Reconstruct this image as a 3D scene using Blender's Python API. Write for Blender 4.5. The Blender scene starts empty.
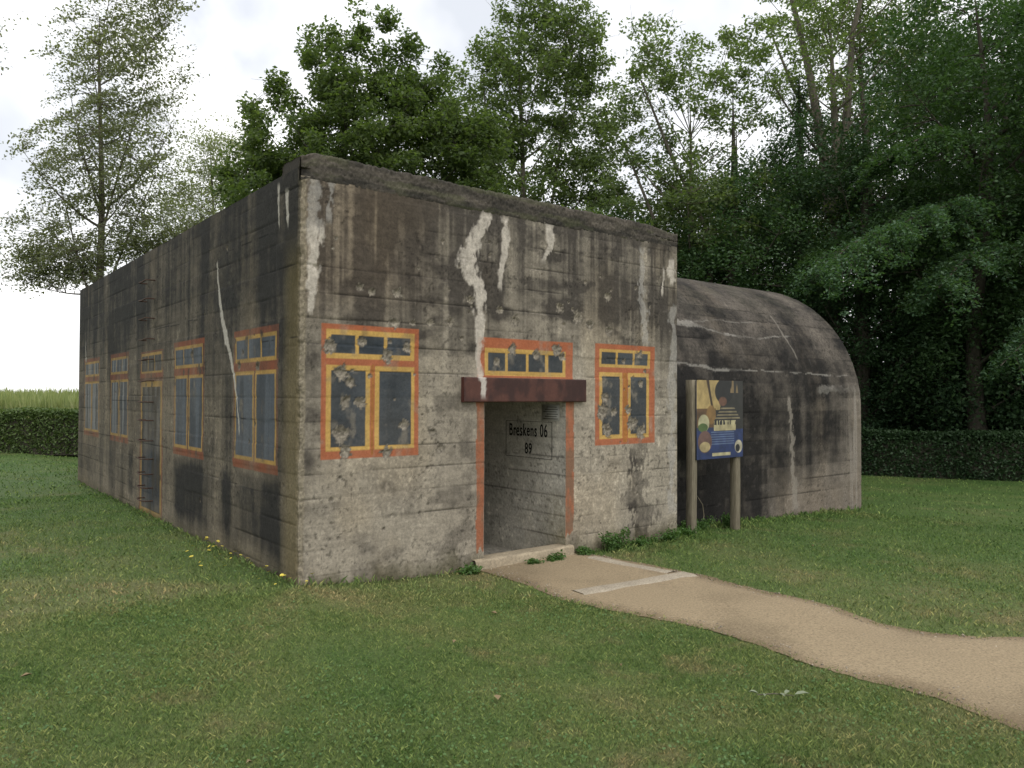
import bpy, math, random
import numpy as np
from mathutils import Matrix, Vector
S = bpy.context.scene
COL = S.collection
R = math.radians

# ---------------------------------------------------------------- camera
# world axes follow the bunker: near corner at the origin, +x along the front wall, +y along the side wall
CAM = Vector((-2.8251, -6.5952, 1.70))
rt = Vector((0.78017, -0.62555, 0.00332)); up = Vector((-0.01279, -0.01066, 0.99986)); fw = Vector((0.62543, 0.78011, 0.01632))
cd = bpy.data.cameras.new('camera'); cd.sensor_width = 36; cd.lens = 27.0; cd.clip_start = 0.05; cd.clip_end = 3000
cam = bpy.data.objects.new('camera', cd); COL.objects.link(cam)
cam.matrix_world = Matrix(((rt.x, up.x, -fw.x, CAM.x), (rt.y, up.y, -fw.y, CAM.y), (rt.z, up.z, -fw.z, CAM.z), (0, 0, 0, 1)))
S.camera = cam

# ---------------------------------------------------------------- sky, sun, exposure
GAP = (0.2847, 0.8657, 0.4116)          # direction of the one grey gap in the cloud
SUN_EL, SUN_AZ = R(52), math.atan2(-0.25, -1.0)         # azimuth of the veiled sun: atan2(x, y), in front of the front wall
w = bpy.data.worlds.new('World'); S.world = w; w.use_nodes = True
nt = w.node_tree; nt.nodes.clear()
def N(t, typ, **k):
    n = t.nodes.new(typ)
    for a, b in k.items(): setattr(n, a, b)
    return n
out = N(nt, 'ShaderNodeOutputWorld'); bg = N(nt, 'ShaderNodeBackground'); bg.inputs['Strength'].default_value = 0.1
sky = N(nt, 'ShaderNodeTexSky'); sky.sky_type = 'NISHITA'; sky.sun_disc = False
sky.sun_elevation = SUN_EL; sky.sun_rotation = SUN_AZ
tc = N(nt, 'ShaderNodeTexCoord'); nz = N(nt, 'ShaderNodeTexNoise'); nz.inputs['Scale'].default_value = 2.6; nz.inputs['Detail'].default_value = 5
cr = N(nt, 'ShaderNodeValToRGB')
cr.color_ramp.elements[0].position = 0.37; cr.color_ramp.elements[0].color = (8.8, 9.2, 9.9, 1)
cr.color_ramp.elements[1].position = 0.56; cr.color_ramp.elements[1].color = (16.2, 16.1, 16.0, 1)
mx = N(nt, 'ShaderNodeMix', data_type='RGBA'); mx.inputs[0].default_value = 0.93
L = nt.links.new
L(tc.outputs['Generated'], nz.inputs['Vector']); L(nz.outputs['Fac'], cr.inputs['Fac'])
L(sky.outputs['Color'], mx.inputs[6]); L(cr.outputs['Color'], mx.inputs[7]); dt = N(nt, 'ShaderNodeVectorMath', operation='DOT_PRODUCT'); L(tc.outputs['Generated'], dt.inputs[0]); dt.inputs[1].default_value = GAP
mg = N(nt, 'ShaderNodeMapRange'); mg.interpolation_type = 'SMOOTHSTEP'; mg.inputs[1].default_value = 0.9955; mg.inputs[2].default_value = 0.9995; L(dt.outputs['Value'], mg.inputs[0])
n2 = N(nt, 'ShaderNodeTexNoise'); n2.inputs['Scale'].default_value = 14; n2.inputs['Detail'].default_value = 4; L(tc.outputs['Generated'], n2.inputs['Vector'])
m2 = N(nt, 'ShaderNodeMath', operation='MULTIPLY'); L(mg.outputs[0], m2.inputs[0]); L(n2.outputs['Fac'], m2.inputs[1])
m3 = N(nt, 'ShaderNodeMath', operation='MULTIPLY'); m3.use_clamp = True; m3.inputs[1].default_value = 1.3; L(m2.outputs[0], m3.inputs[0])
gm = N(nt, 'ShaderNodeMix', data_type='RGBA'); gm.inputs[7].default_value = (7.4, 7.9, 8.9, 1); L(m3.outputs[0], gm.inputs[0]); L(mx.outputs[2], gm.inputs[6]); L(gm.outputs[2], bg.inputs['Color']); L(bg.outputs[0], out.inputs[0])
sl = bpy.data.lights.new('sun', 'SUN'); sl.energy = 1.15; sl.angle = R(25); sl.color = (1.0, 0.96, 0.9)
so = bpy.data.objects.new('sun', sl); COL.objects.link(so)
sdir = Vector((math.sin(SUN_AZ) * math.cos(SUN_EL), math.cos(SUN_AZ) * math.cos(SUN_EL), math.sin(SUN_EL)))
so.rotation_euler = sdir.to_track_quat('Z', 'Y').to_euler(); so.location = (-5, -20, 30)
S.view_settings.view_transform = 'Standard'; S.view_settings.look = 'None'
S.view_settings.exposure = 0.0; S.view_settings.gamma = 1.0; S.view_settings.use_curve_mapping = False
S.cycles.max_bounces = 6; S.cycles.transparent_max_bounces = 4

# ---------------------------------------------------------------- numpy helpers
def hsh(i, j, s=0):
    n = (i.astype(np.int64) * 374761393 + j.astype(np.int64) * 668265263 + s * 1442695041) & 0x7fffffff
    n = ((n ^ (n >> 13)) * 1274126177) & 0x7fffffff
    n = ((n ^ (n >> 16)) * 1103515245) & 0x7fffffff
    return ((n >> 7) & 0xffff) / 65535.0
def vn(x, y, s=0):
    x = np.asarray(x, float); y = np.asarray(y, float); x, y = np.broadcast_arrays(x, y)
    i = np.floor(x); j = np.floor(y); a = x - i; b = y - j
    a = a * a * (3 - 2 * a); b = b * b * (3 - 2 * b)
    return (hsh(i, j, s) * (1 - a) + hsh(i + 1, j, s) * a) * (1 - b) + (hsh(i, j + 1, s) * (1 - a) + hsh(i + 1, j + 1, s) * a) * b
def fbm(x, y, s=0, o=4):
    r = 0; k = 0.5; t = 0
    for q in range(o):
        r = r + k * vn(x * 2 ** q + q * 17.3, y * 2 ** q + q * 9.1, s + q); t += k; k *= 0.5
    return r / t
def ss(a, b, x):
    t = np.clip((x - a) / (b - a), 0, 1); return t * t * (3 - 2 * t)
def mixc(c, d, t): return c * (1 - t[..., None]) + np.asarray(d) * t[..., None]
def S2L(r, g, b):
    f = lambda v: ((v / 255 + 0.055) / 1.055) ** 2.4 if v > 10 else v / 255 / 12.92
    return np.array([f(r), f(g), f(b)])

WLOC = {}
def mesh_np(name, V, F, mat, parent=None, col=None, smooth=False, origin=None):
    V = np.asarray(V, float); F = np.asarray(F, np.int64)
    o0 = np.array(WLOC.get(parent.name, (0, 0, 0))) if parent else np.zeros(3)
    loc = np.array(origin, float) if (origin is not None and parent is None) else None
    V = V - o0 - (loc if loc is not None else 0)
    me = bpy.data.meshes.new(name)
    n, k = F.shape
    me.vertices.add(len(V)); me.vertices.foreach_set('co', V.astype(np.float32).ravel())
    me.loops.add(n * k); me.loops.foreach_set('vertex_index', F.astype(np.int32).ravel())
    me.polygons.add(n); me.polygons.foreach_set('loop_start', np.arange(0, n * k, k, dtype=np.int32))
    me.update(calc_edges=True)
    if smooth: me.polygons.foreach_set('use_smooth', np.ones(n, bool))
    if col is not None:
        a = me.color_attributes.new('Col', 'FLOAT_COLOR', 'POINT')
        c = np.ones((len(V), 4), np.float32); c[:, :3] = col; a.data.foreach_set('color', c.ravel())
    me.materials.append(mat)
    o = bpy.data.objects.new(name, me); COL.objects.link(o)
    if parent: o.parent = parent; WLOC[o.name] = tuple(o0)
    elif loc is not None: o.location = loc; WLOC[o.name] = tuple(loc)
    return o
def tag(o, label=None, cat=None, group=None, kind=None):
    for k, v in (('label', label), ('category', cat), ('group', group), ('kind', kind)):
        if v: o[k] = v
    return o
def empty(name, loc, label, cat, group=None, rz=0):
    o = bpy.data.objects.new(name, None); COL.objects.link(o); o.location = loc; o.rotation_euler.z = rz; o.empty_display_size = 0.3
    WLOC[o.name] = tuple(loc) if rz == 0 else (0, 0, 0)
    return tag(o, label, cat, group)
def copy_tree(o, parent=None):
    c = o.copy(); COL.objects.link(c)
    if parent: c.parent = parent
    for ch in list(o.children): copy_tree(ch, c)
    return c
class MB:
    def __init__(s): s.V = []; s.F = []
    def add(s, V, F):
        n = sum(len(v) for v in s.V); s.V.append(np.asarray(V, float)); s.F.append(np.asarray(F) + n)
    def box(s, lo, hi, bev=0.0):
        x0, y0, z0 = lo; x1, y1, z1 = hi
        V = [(x0, y0, z0), (x1, y0, z0), (x1, y1, z0), (x0, y1, z0), (x0, y0, z1), (x1, y0, z1), (x1, y1, z1), (x0, y1, z1)]
        s.add(V, [(0, 3, 2, 1), (4, 5, 6, 7), (0, 1, 5, 4), (1, 2, 6, 5), (2, 3, 7, 6), (3, 0, 4, 7)])
    def tube(s, P, rad, k=6):
        P = np.asarray(P, float); rad = np.broadcast_to(np.asarray(rad, float), (len(P),))
        T = np.gradient(P, axis=0); T /= np.linalg.norm(T, axis=1)[:, None] + 1e-9
        a = np.where(np.abs(T[:, 2:3]) > 0.9, [[1., 0, 0]], [[0, 0, 1.]]); u = np.cross(T, a); u /= np.linalg.norm(u, axis=1)[:, None] + 1e-9; v = np.cross(T, u)
        th = np.linspace(0, 2 * np.pi, k, endpoint=False)
        V = (P[:, None] + rad[:, None, None] * (np.cos(th)[None, :, None] * u[:, None] + np.sin(th)[None, :, None] * v[:, None])).reshape(-1, 3)
        m = len(P); i = np.arange(m - 1)[:, None] * k; j = np.arange(k)[None]; j2 = (j + 1) % k
        F = np.stack([i + j, i + j2, i + k + j2, i + k + j], -1).reshape(-1, 4)
        s.add(V, F)
    def build(s, name, mat, parent=None, **k):
        return mesh_np(name, np.concatenate(s.V), np.concatenate(s.F), mat, parent, **k)
def grid(nu, nv):
    i = np.arange(nu - 1)[:, None] * nv; j = np.arange(nv - 1)[None]
    return np.stack([i + j, i + nv + j, i + nv + j + 1, i + j + 1], -1).reshape(-1, 4)
def sub(V, C, F, m):
    F = F[m]; u, inv = np.unique(F, return_inverse=True)
    return V[u], C[u], inv.reshape(F.shape)

# ---------------------------------------------------------------- materials
def newmat(name, rough=0.9, spec=0.3):
    m = bpy.data.materials.new(name); m.use_nodes = True
    b = m.node_tree.nodes['Principled BSDF']; b.inputs['Roughness'].default_value = rough; b.inputs['Specular IOR Level'].default_value = spec
    return m, m.node_tree, b
def attr_mat(name, scale=45, amt=0.35, bump=0.35, dist=0.01, rough=0.92, spec=0.2):
    """colour from the mesh's own paint attribute, broken up by fine grain; fine bump"""
    m, t, b = newmat(name, rough, spec); K = t.links.new
    at = N(t, 'ShaderNodeAttribute', attribute_name='Col'); tc = N(t, 'ShaderNodeTexCoord')
    n1 = N(t, 'ShaderNodeTexNoise'); n1.inputs['Scale'].default_value = scale; n1.inputs['Detail'].default_value = 8; n1.inputs['Roughness'].default_value = 0.7
    K(tc.outputs['Object'], n1.inputs['Vector'])
    mr = N(t, 'ShaderNodeMapRange'); mr.inputs[1].default_value = 0.3; mr.inputs[2].default_value = 0.7; mr.inputs[3].default_value = 0.79 * (1 - amt); mr.inputs[4].default_value = 0.79 * (1 + amt)
    K(n1.outputs['Fac'], mr.inputs[0])
    mu = N(t, 'ShaderNodeVectorMath', operation='MULTIPLY'); K(at.outputs['Color'], mu.inputs[0]); K(mr.outputs[0], mu.inputs[1]); K(mu.outputs[0], b.inputs['Base Color'])
    bp = N(t, 'ShaderNodeBump'); bp.inputs['Strength'].default_value = bump; bp.inputs['Distance'].default_value = dist
    K(n1.outputs['Fac'], bp.inputs['Height']); K(bp.outputs[0], b.inputs['Normal'])
    return m
def ramp_mat(name, stops, scale=5, rough=0.85, bump=0.3, dist=0.01, stretch=(1, 1, 1), spec=0.25, detail=6):
    m, t, b = newmat(name, rough, spec); K = t.links.new
    tc = N(t, 'ShaderNodeTexCoord'); mp = N(t, 'ShaderNodeMapping'); mp.inputs['Scale'].default_value = stretch
    n1 = N(t, 'ShaderNodeTexNoise'); n1.inputs['Scale'].default_value = scale; n1.inputs['Detail'].default_value = detail; n1.inputs['Roughness'].default_value = 0.65
    K(tc.outputs['Object'], mp.inputs[0]); K(mp.outputs[0], n1.inputs['Vector'])
    cr = N(t, 'ShaderNodeValToRGB'); e = cr.color_ramp.elements
    while len(e) < len(stops): e.new(0.5)
    for q, (p, c) in zip(e, stops): q.position = p; q.color = (*c, 1)
    K(n1.outputs['Fac'], cr.inputs[0]); K(cr.outputs[0], b.inputs['Base Color'])
    bp = N(t, 'ShaderNodeBump'); bp.inputs['Strength'].default_value = bump; bp.inputs['Distance'].default_value = dist
    K(n1.outputs['Fac'], bp.inputs['Height']); K(bp.outputs[0], b.inputs['Normal'])
    return m
def leaf_mat(name, c0, c1, c2=None, trans=0.3, patch=0.6, rough=0.55):
    """each leaf is its own island: random tint per leaf, broad drift of tint through the crown"""
    m, t, b = newmat(name, rough, 0.35); K = t.links.new
    g = N(t, 'ShaderNodeNewGeometry'); tc = N(t, 'ShaderNodeTexCoord')
    n1 = N(t, 'ShaderNodeTexNoise'); n1.inputs['Scale'].default_value = patch; n1.inputs['Detail'].default_value = 2; K(tc.outputs['Object'], n1.inputs['Vector'])
    ad = N(t, 'ShaderNodeMath', operation='MULTIPLY_ADD'); ad.inputs[1].default_value = 0.55; K(g.outputs['Random Per Island'], ad.inputs[0])
    sc = N(t, 'ShaderNodeMath', operation='MULTIPLY'); sc.inputs[1].default_value = 0.5; K(n1.outputs['Fac'], sc.inputs[0]); K(sc.outputs[0], ad.inputs[2])
    cr = N(t, 'ShaderNodeValToRGB'); e = cr.color_ramp.elements
    e[0].position = 0.2; e[0].color = (*c0, 1); e[1].position = 0.75; e[1].color = (*c1, 1)
    if c2: q = e.new(0.95); q.color = (*c2, 1)
    K(ad.outputs[0], cr.inputs[0]); K(cr.outputs[0], b.inputs['Base Color'])
    tr = N(t, 'ShaderNodeBsdfTranslucent'); hs = N(t, 'ShaderNodeMixRGB'); hs.blend_type = 'MULTIPLY'; hs.inputs[0].default_value = 1; hs.inputs[2].default_value = (1.3, 1.45, 0.55, 1)
    K(cr.outputs[0], hs.inputs[1]); K(hs.outputs[0], tr.inputs[0])
    ms = N(t, 'ShaderNodeMixShader'); ms.inputs[0].default_value = trans
    o = t.nodes['Material Output']; K(b.outputs[0], ms.inputs[1]); K(tr.outputs[0], ms.inputs[2]); K(ms.outputs[0], o.inputs[0])
    return m
M_con = attr_mat('weathered_concrete', 38, 0.32, 0.45, 0.008)
M_paint = attr_mat('flaking_paint', 42, 0.2, 0.3, 0.006, 0.85)
M_print = attr_mat('printed_board', 30, 0.05, 0.03, 0.002, 0.45, 0.4)
M_iron = ramp_mat('rusty_iron', [(0.3, (0.03, 0.022, 0.018)), (0.7, (0.09, 0.05, 0.035))], 30)
M_wood = ramp_mat('weathered_timber', [(0.3, (0.10, 0.085, 0.058)), (0.7, (0.24, 0.21, 0.15))], 9, stretch=(6, 6, 0.6), bump=0.4)
M_bark = ramp_mat('grey_bark', [(0.3, (0.06, 0.052, 0.04)), (0.7, (0.19, 0.17, 0.13))], 6, stretch=(3, 3, 0.7), bump=0.6, dist=0.03)
M_barkd = ramp_mat('dark_bark', [(0.3, (0.03, 0.028, 0.02)), (0.7, (0.09, 0.08, 0.06))], 6, stretch=(3, 3, 0.7), bump=0.6, dist=0.03)
M_black, _, _b = newmat('black_stencil_paint', 0.9, 0.1); _b.inputs['Base Color'].default_value = (0.015, 0.015, 0.014, 1)

# ---------------------------------------------------------------- ground
def zg(x, y=0):
    return np.interp(x, [-1e4, 0.0, 0.9, 2.0, 5.2, 11.5, 16, 1e4], [0, 0, -0.09, -0.135, -0.16, -0.385, -0.43, -0.43])
def path_l(y): return np.interp(-np.asarray(y, float), [-0.2, 0.15, 1.1, 1.5, 2.06, 2.7, 3.2, 3.63, 4.06, 4.53, 4.9, 5.1, 6, 8, 14], [1.97, 2.0, 1.93, 1.84, 1.99, 2.2, 2.19, 2.12, 2.11, 2.14, 2.1, 2.0, 1.85, 1.8, 1.8]) + 0.08 * (fbm(np.asarray(y) * 2.3, 3.3, 5) - 0.5) + 0.07 * (fbm(np.asarray(y) * 13.0, 1.3, 6) - 0.5)
def path_r(y): return np.interp(-np.asarray(y, float), [-0.2, 0.26, 1.45, 2.42, 2.86, 3.26, 3.55, 3.86, 4.2, 4.5, 5, 6, 8, 14], [3.45, 3.57, 3.70, 3.68, 3.66, 3.58, 3.50, 3.55, 3.80, 4.15, 5.0, 5.7, 6.0, 6.0]) + 0.08 * (fbm(np.asarray(y) * 2.3, 8.3, 7) - 0.5) + 0.07 * (fbm(np.asarray(y) * 13.0, 4.3, 8) - 0.5)
gx = np.concatenate([-np.geomspace(1500, 14, 24), np.arange(-13.8, 26, 0.2), np.geomspace(26.2, 1500, 24)])
gy = np.concatenate([-np.geomspace(1500, 14, 24), np.arange(-13.8, 26, 0.2), np.geomspace(26.2, 1500, 24)])
GX, GY = np.meshgrid(gx, gy, indexing='ij')
GZ = zg(GX) + 0.05 * (fbm(GX * 0.5, GY * 0.5, 11) - 0.5) * ss(0.3, 2.5, np.hypot(np.maximum(np.maximum(-GX, GX - 11.5), 0), np.maximum(np.maximum(-GY, GY - 10), 0)))
GZ = np.where((GX > 0.15) & (GX < 5.1) & (GY > 0.15) & (GY < 10.5), -0.7, GZ)
def grass_mat(name, blade):
    m, t, b = newmat(name, 0.75, 0.25); K = t.links.new
    g = N(t, 'ShaderNodeNewGeometry')
    def noise(s, d=4, r=0.6):
        n = N(t, 'ShaderNodeTexNoise'); n.inputs['Scale'].default_value = s; n.inputs['Detail'].default_value = d; n.inputs['Roughness'].default_value = r; K(g.outputs['Position'], n.inputs['Vector']); return n.outputs['Fac']
    def ramp(f, st):
        c = N(t, 'ShaderNodeValToRGB'); e = c.color_ramp.elements
        while len(e) < len(st): e.new(0.5)
        for q, (p, k) in zip(e, st): q.position = p; q.color = (*k, 1)
        K(f, c.inputs[0]); return c.outputs[0]
    def mixr(f, a, c):
        x = N(t, 'ShaderNodeMix', data_type='RGBA'); K(f, x.inputs[0]) ; K(a, x.inputs[6]); K(c, x.inputs[7]); return x.outputs[2]
    base = ramp(noise(0.55, 5, 0.65), [(0.32, (0.096, 0.172, 0.044)), (0.5, (0.150, 0.210, 0.064)), (0.66, (0.215, 0.232, 0.095))])
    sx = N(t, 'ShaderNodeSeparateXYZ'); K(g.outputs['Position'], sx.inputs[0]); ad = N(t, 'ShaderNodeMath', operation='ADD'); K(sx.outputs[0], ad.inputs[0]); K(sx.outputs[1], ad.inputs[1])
    lush_shade = N(t, 'ShaderNodeMapRange'); lush_shade.interpolation_type = 'SMOOTHSTEP'; lush_shade.inputs[1].default_value = 0.5; lush_shade.inputs[2].default_value = 6.5; K(ad.outputs[0], lush_shade.inputs[0])
    lm = N(t, 'ShaderNodeMath', operation='MULTIPLY'); lm.inputs[1].default_value = 0.8; K(lush_shade.outputs[0], lm.inputs[0])
    base = mixr(lm.outputs[0], base, ramp(noise(0.7, 5, 0.65), [(0.35, (0.062, 0.140, 0.028)), (0.65, (0.105, 0.178, 0.044))]))  # far lawn deeper green: tree shade put into the colour, plus lusher growth
    dry = ramp(noise(1.1, 5, 0.7), [(0.3, (0.22, 0.19, 0.09)), (0.7, (0.32, 0.26, 0.14))])
    fac = ramp(noise(0.8, 6, 0.72), [(0.53, (0, 0, 0)), (0.69, (0.85, 0.85, 0.85))])
    fm = N(t, 'ShaderNodeMath', operation='MULTIPLY_ADD'); fm.inputs[1].default_value = -0.65; fm.inputs[2].default_value = 1.0; K(lush_shade.outputs[0], fm.inputs[0]); f2 = N(t, 'ShaderNodeMath', operation='MULTIPLY'); K(fac, f2.inputs[0]); K(fm.outputs[0], f2.inputs[1])
    c = mixr(f2.outputs[0], base, dry)
    if blade:
        r = ramp(g.outputs['Random Per Island'], [(0.0, (0.5, 0.58, 0.5)), (0.5, (1.0, 1.0, 1.0)), (0.80, (1.3, 1.2, 1.1)), (0.91, (2.0, 1.6, 1.7))])
        x = N(t, 'ShaderNodeMixRGB'); x.blend_type = 'MULTIPLY'; x.inputs[0].default_value = 1; K(c, x.inputs[1]); K(r, x.inputs[2]); c = x.outputs[0]
    else:
        f = ramp(noise(38, 5, 0.7), [(0.35, (0.45, 0.43, 0.40)), (0.65, (1.0, 0.98, 0.95))])
        x = N(t, 'ShaderNodeMixRGB'); x.blend_type = 'MULTIPLY'; x.inputs[0].default_value = 1; K(c, x.inputs[1]); K(f, x.inputs[2]); c = x.outputs[0]
        bp = N(t, 'ShaderNodeBump'); bp.inputs['Strength'].default_value = 0.8; bp.inputs['Distance'].default_value = 0.03; K(noise(45, 6, 0.75), bp.inputs['Height']); K(bp.outputs[0], b.inputs['Normal'])
    K(c, b.inputs['Base Color'])
    return m
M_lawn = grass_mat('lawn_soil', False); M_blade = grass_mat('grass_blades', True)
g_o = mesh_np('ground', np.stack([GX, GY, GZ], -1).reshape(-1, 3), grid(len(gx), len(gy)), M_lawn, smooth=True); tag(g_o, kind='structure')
# gravel path
py_ = np.arange(0.02, -14, -0.05); t_ = np.linspace(0, 1, 40)
PX = path_l(py_)[:, None] * (1 - t_) + path_r(py_)[:, None] * t_; PY = np.repeat(py_[:, None], 40, 1)
edge = np.minimum(t_, 1 - t_)
PZ = zg(PX) + 0.05 * (fbm(PX * 0.5, PY * 0.5, 11) - 0.5) * ss(0.3, 2.5, np.maximum(-PY, 0)) + 0.004 + 0.012 * ss(0, 0.2, edge)[None] + 0.012 * (fbm(PX * 3, PY * 3, 21) - 0.3)
pc = mixc(np.broadcast_to(S2L(173, 155, 126), PX.shape + (3,)).copy(), S2L(152, 136, 110), ss(0.35, 0.7, fbm(PX * 1.3, PY * 1.3, 22)))
pc = mixc(pc, S2L(116, 98, 74), 0.5 * ss(0.15, 0.0, edge[None] + 0.16 * (fbm(PX * 4, PY * 4, 23) - 0.5)))
M_path = attr_mat('sandy_gravel', 60, 0.42, 0.8, 0.015)
p_o = mesh_np('path', np.stack([PX, PY, PZ], -1).reshape(-1, 3), grid(len(py_), 40)[:, ::-1], M_path, col=pc.reshape(-1, 3), smooth=True); tag(p_o, kind='structure')
# flush concrete strip set into the path
def strip(pts, wdt, name):
    pts = np.array(pts, float); n = 60
    s = np.linspace(0, 1, n); d = np.r_[0, np.cumsum(np.linalg.norm(np.diff(pts, axis=0), axis=1))]; d /= d[-1]
    P = np.stack([np.interp(s, d, pts[:, 0]), np.interp(s, d, pts[:, 1])], -1)
    T = np.gradient(P, axis=0); T /= np.linalg.norm(T, axis=1)[:, None]; Nn = np.stack([-T[:, 1], T[:, 0]], -1)
    q = np.linspace(-0.5, 0.5, 6); V = []
    for k in q:
        X = P + Nn * (wdt * k + 0.03 * (fbm(s * 9, k * 3 + 5, 31) - 0.5))[:, None]
        z = zg(X[:, 0]) + 0.05 * (fbm(X[:, 0] * 0.5, X[:, 1] * 0.5, 11) - 0.5) * ss(0.3, 2.5, -X[:, 1]) + 0.024 - 0.02 * (abs(k) > 0.4)
        V.append(np.c_[X, z])
    V = np.stack(V, 1); c = np.broadcast_to(S2L(188, 176, 156), V.shape).copy() * (0.8 + 0.35 * fbm(V[..., 0] * 8, V[..., 1] * 8, 33))[..., None]
    o = mesh_np(name, V.reshape(-1, 3), grid(n, 6)[:, ::-1], M_path, col=c.reshape(-1, 3), smooth=True); tag(o, kind='structure')
strip([(3.40, -0.30), (3.42, -0.8), (3.50, -1.36)], 0.2, 'pavement_edging')
strip([(2.14, -1.39), (2.7, -1.46), (3.62, -1.50)], 0.27, 'pavement_edging')

# ---------------------------------------------------------------- bunker
BASE = (2.635, 5.3, 0.0)
bunker = empty('bunker', BASE, 'square flat roofed concrete bunker with orange and yellow windows painted on its stained walls', 'bunker')
W_, D_, TOP = 5.275, 10.66, 3.70
ORANGE, YEL, BROWN, GLASS = S2L(176, 102, 68), S2L(204, 165, 90), S2L(172, 116, 64), S2L(52, 60, 67)
LIGHT, DARK = S2L(166, 157, 141), S2L(80, 75, 69)
JZ = np.array([0.06, 0.30, 0.53, 0.77, 0.99, 1.22, 1.46, 1.69, 1.93, 2.17, 2.42, 2.65, 2.9, 3.14, 3.38, 3.62])
def joints(x, z, s, wd=0.009, slope=0.0):
    """formwork board joints: how strong the joint line is at each point, the board row, its tone"""
    zz = z + 0.012 * (fbm(x * 0.8, z * 0.1, s) - 0.5) + slope * x
    row = np.searchsorted(JZ, zz); d = np.full(x.shape, 9.0)
    for j in range(len(JZ)): d = np.minimum(d, np.abs(zz - JZ[j] - 0.016 * (vn(x * 0.9, j * 7.7, s + 3) - 0.5)))
    brk = ss(0.44, 0.64, fbm(x * 1.3, np.round(row) * 5.1 + 0.0, s + 5)) * 0.9 + 0.1
    line = ss(wd, wd * 0.3, d) * brk
    seg = np.floor((x + hsh(row, row * 0 + 1, s) * 2.2) / 2.4)
    tone = hsh(row, seg, s + 9) - 0.5
    return line, tone
def paint_concrete(x, z, D, s, light=LIGHT, dark=DARK):
    line, tone = joints(x, z, s)
    D = np.clip(D + 0.22 * tone + 0.55 * (fbm(x * 2.2, z * 2.2, s + 20) - 0.5) + 0.3 * (fbm(x * 9, z * 14, s + 21) - 0.5), 0, 1)
    c = mixc(np.broadcast_to(light, x.shape + (3,)).copy(), dark, D)
    c *= (0.86 + 0.28 * fbm(x * 3, z * 40, s + 22))[..., None]                       # sawn board grain
    warm = ss(0.5, 0.75, fbm(x * 1.6, z * 0.8, s + 23)); c *= 1 + warm[..., None] * np.array([0.03, 0.0, -0.05])
    sp = ss(0.64, 0.74, fbm(x * 42, z * 36, s + 25, 3)) * ss(0.45, 0.7, fbm(x * 1.1, z * 1.1, s + 26)); c = c * (1 + 0.35 * sp)[..., None]
    ps = ss(0.62, 0.74, fbm(x * 34, z * 34, s + 27, 3)) * ss(0.42, 0.62, fbm(x * 2.3, z * 2.3, s + 28)); c *= (1 - 0.5 * ps)[..., None]
    lp = ss(0.63, 0.75, fbm(x * 21, z * 17, s + 29, 3)) * ss(0.5, 0.66, fbm(x * 1.7, z * 1.7, s + 30)); c = c * (1 + 0.45 * lp)[..., None]
    c *= (1 - 0.62 * line)[..., None]
    c *= (0.80 + 0.40 * fbm(x * 12, z * 9, s + 31))[..., None]
    return c, line
def streak(x, z, pts, sc, s, rag=1.0):
    """vertical run of lime along a measured polyline (x, z, width px), ragged edge"""
    p = np.array(sorted(pts, key=lambda q: q[1])); zz = np.clip(z, p[0, 1], p[-1, 1])
    cx = np.interp(z, p[:, 1], p[:, 0]); hw = np.interp(z, p[:, 1], p[:, 2]) * sc * 0.5
    rg = 1 + rag * 2.0 * (fbm(x * 8, z * 5, s) - 0.5) + rag * 1.5 * (fbm(x * 30, z * 14, s + 1) - 0.5)
    d = np.abs(x - cx - 0.05 * rag * (fbm(z * 7, 3.3, s + 2) - 0.5)) / (hw * np.maximum(rg, 0.05) + 1e-4)
    endm = ss(p[0, 1] - 0.06, p[0, 1] + 0.03, z) * ss(p[-1, 1] + 0.06, p[-1, 1] - 0.02, z)
    return ss(0.36, 0.80, ss(1.7, 0.15, d) + 0.95 * (fbm(x * 24, z * 8, s + 4) - 0.5) + 0.3 * (fbm(x * 60, z * 30, s + 6) - 0.5)) * endm * ss(2.2, 1.2, d)
def pocks(x, z, lst, s):
    """bullet and shell-splinter scars: depth 0..1 and where the paint is gone"""
    dep = np.zeros(x.shape); mk = np.zeros(x.shape); rim = np.zeros(x.shape)
    for k, (a, b, r) in enumerate(lst):
        m = (np.abs(x - a) < 2.2 * r) & (np.abs(z - b) < 2.2 * r)
        if not m.any(): continue
        xx, zz = x[m], z[m]; ang = np.arctan2(zz - b, xx - a)
        rr = r * (0.7 + 0.75 * (fbm(np.cos(ang) * 2.2 + k * 3, np.sin(ang) * 2.2 + k, s) - 0.2))
        d = np.hypot(xx - a, zz - b) / rr + 1.0 * (fbm(xx * 45, zz * 45, s + 2) - 0.5)
        dep[m] = np.maximum(dep[m], ss(1, 0.2, d)); mk[m] = np.maximum(mk[m], ss(1.05, 0.9, d)); rim[m] = np.maximum(rim[m], ss(1.2, 1.0, d) * ss(0.6, 0.9, d))
    return dep, mk, rim
def box_in(x, z, r): return (x >= r[0]) & (x <= r[1]) & (z >= r[2]) & (z <= r[3])
def window_ids(x, z, sp):
    """0 bare wall, 1 painted surround, 2 painted sash, 3 painted pane"""
    i = np.zeros(x.shape, int); i[box_in(x, z, sp['outer'])] = 1
    for r, bars, b in sp['sash']:
        i[box_in(x, z, r)] = 2; x0, x1, z0, z1 = r
        e = np.linspace(x0 + b, x1 - b, bars + 2) if isinstance(bars, int) else np.r_[x0 + b, bars, x1 - b]
        for q in range(len(e) - 1):
            l = e[q] + (b * 0.45 if q else 0); h = e[q + 1] - (b * 0.45 if q < len(e) - 2 else 0)
            i[box_in(x, z, (l, h, z0 + b, z1 - b))] = 3
    return i

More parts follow.
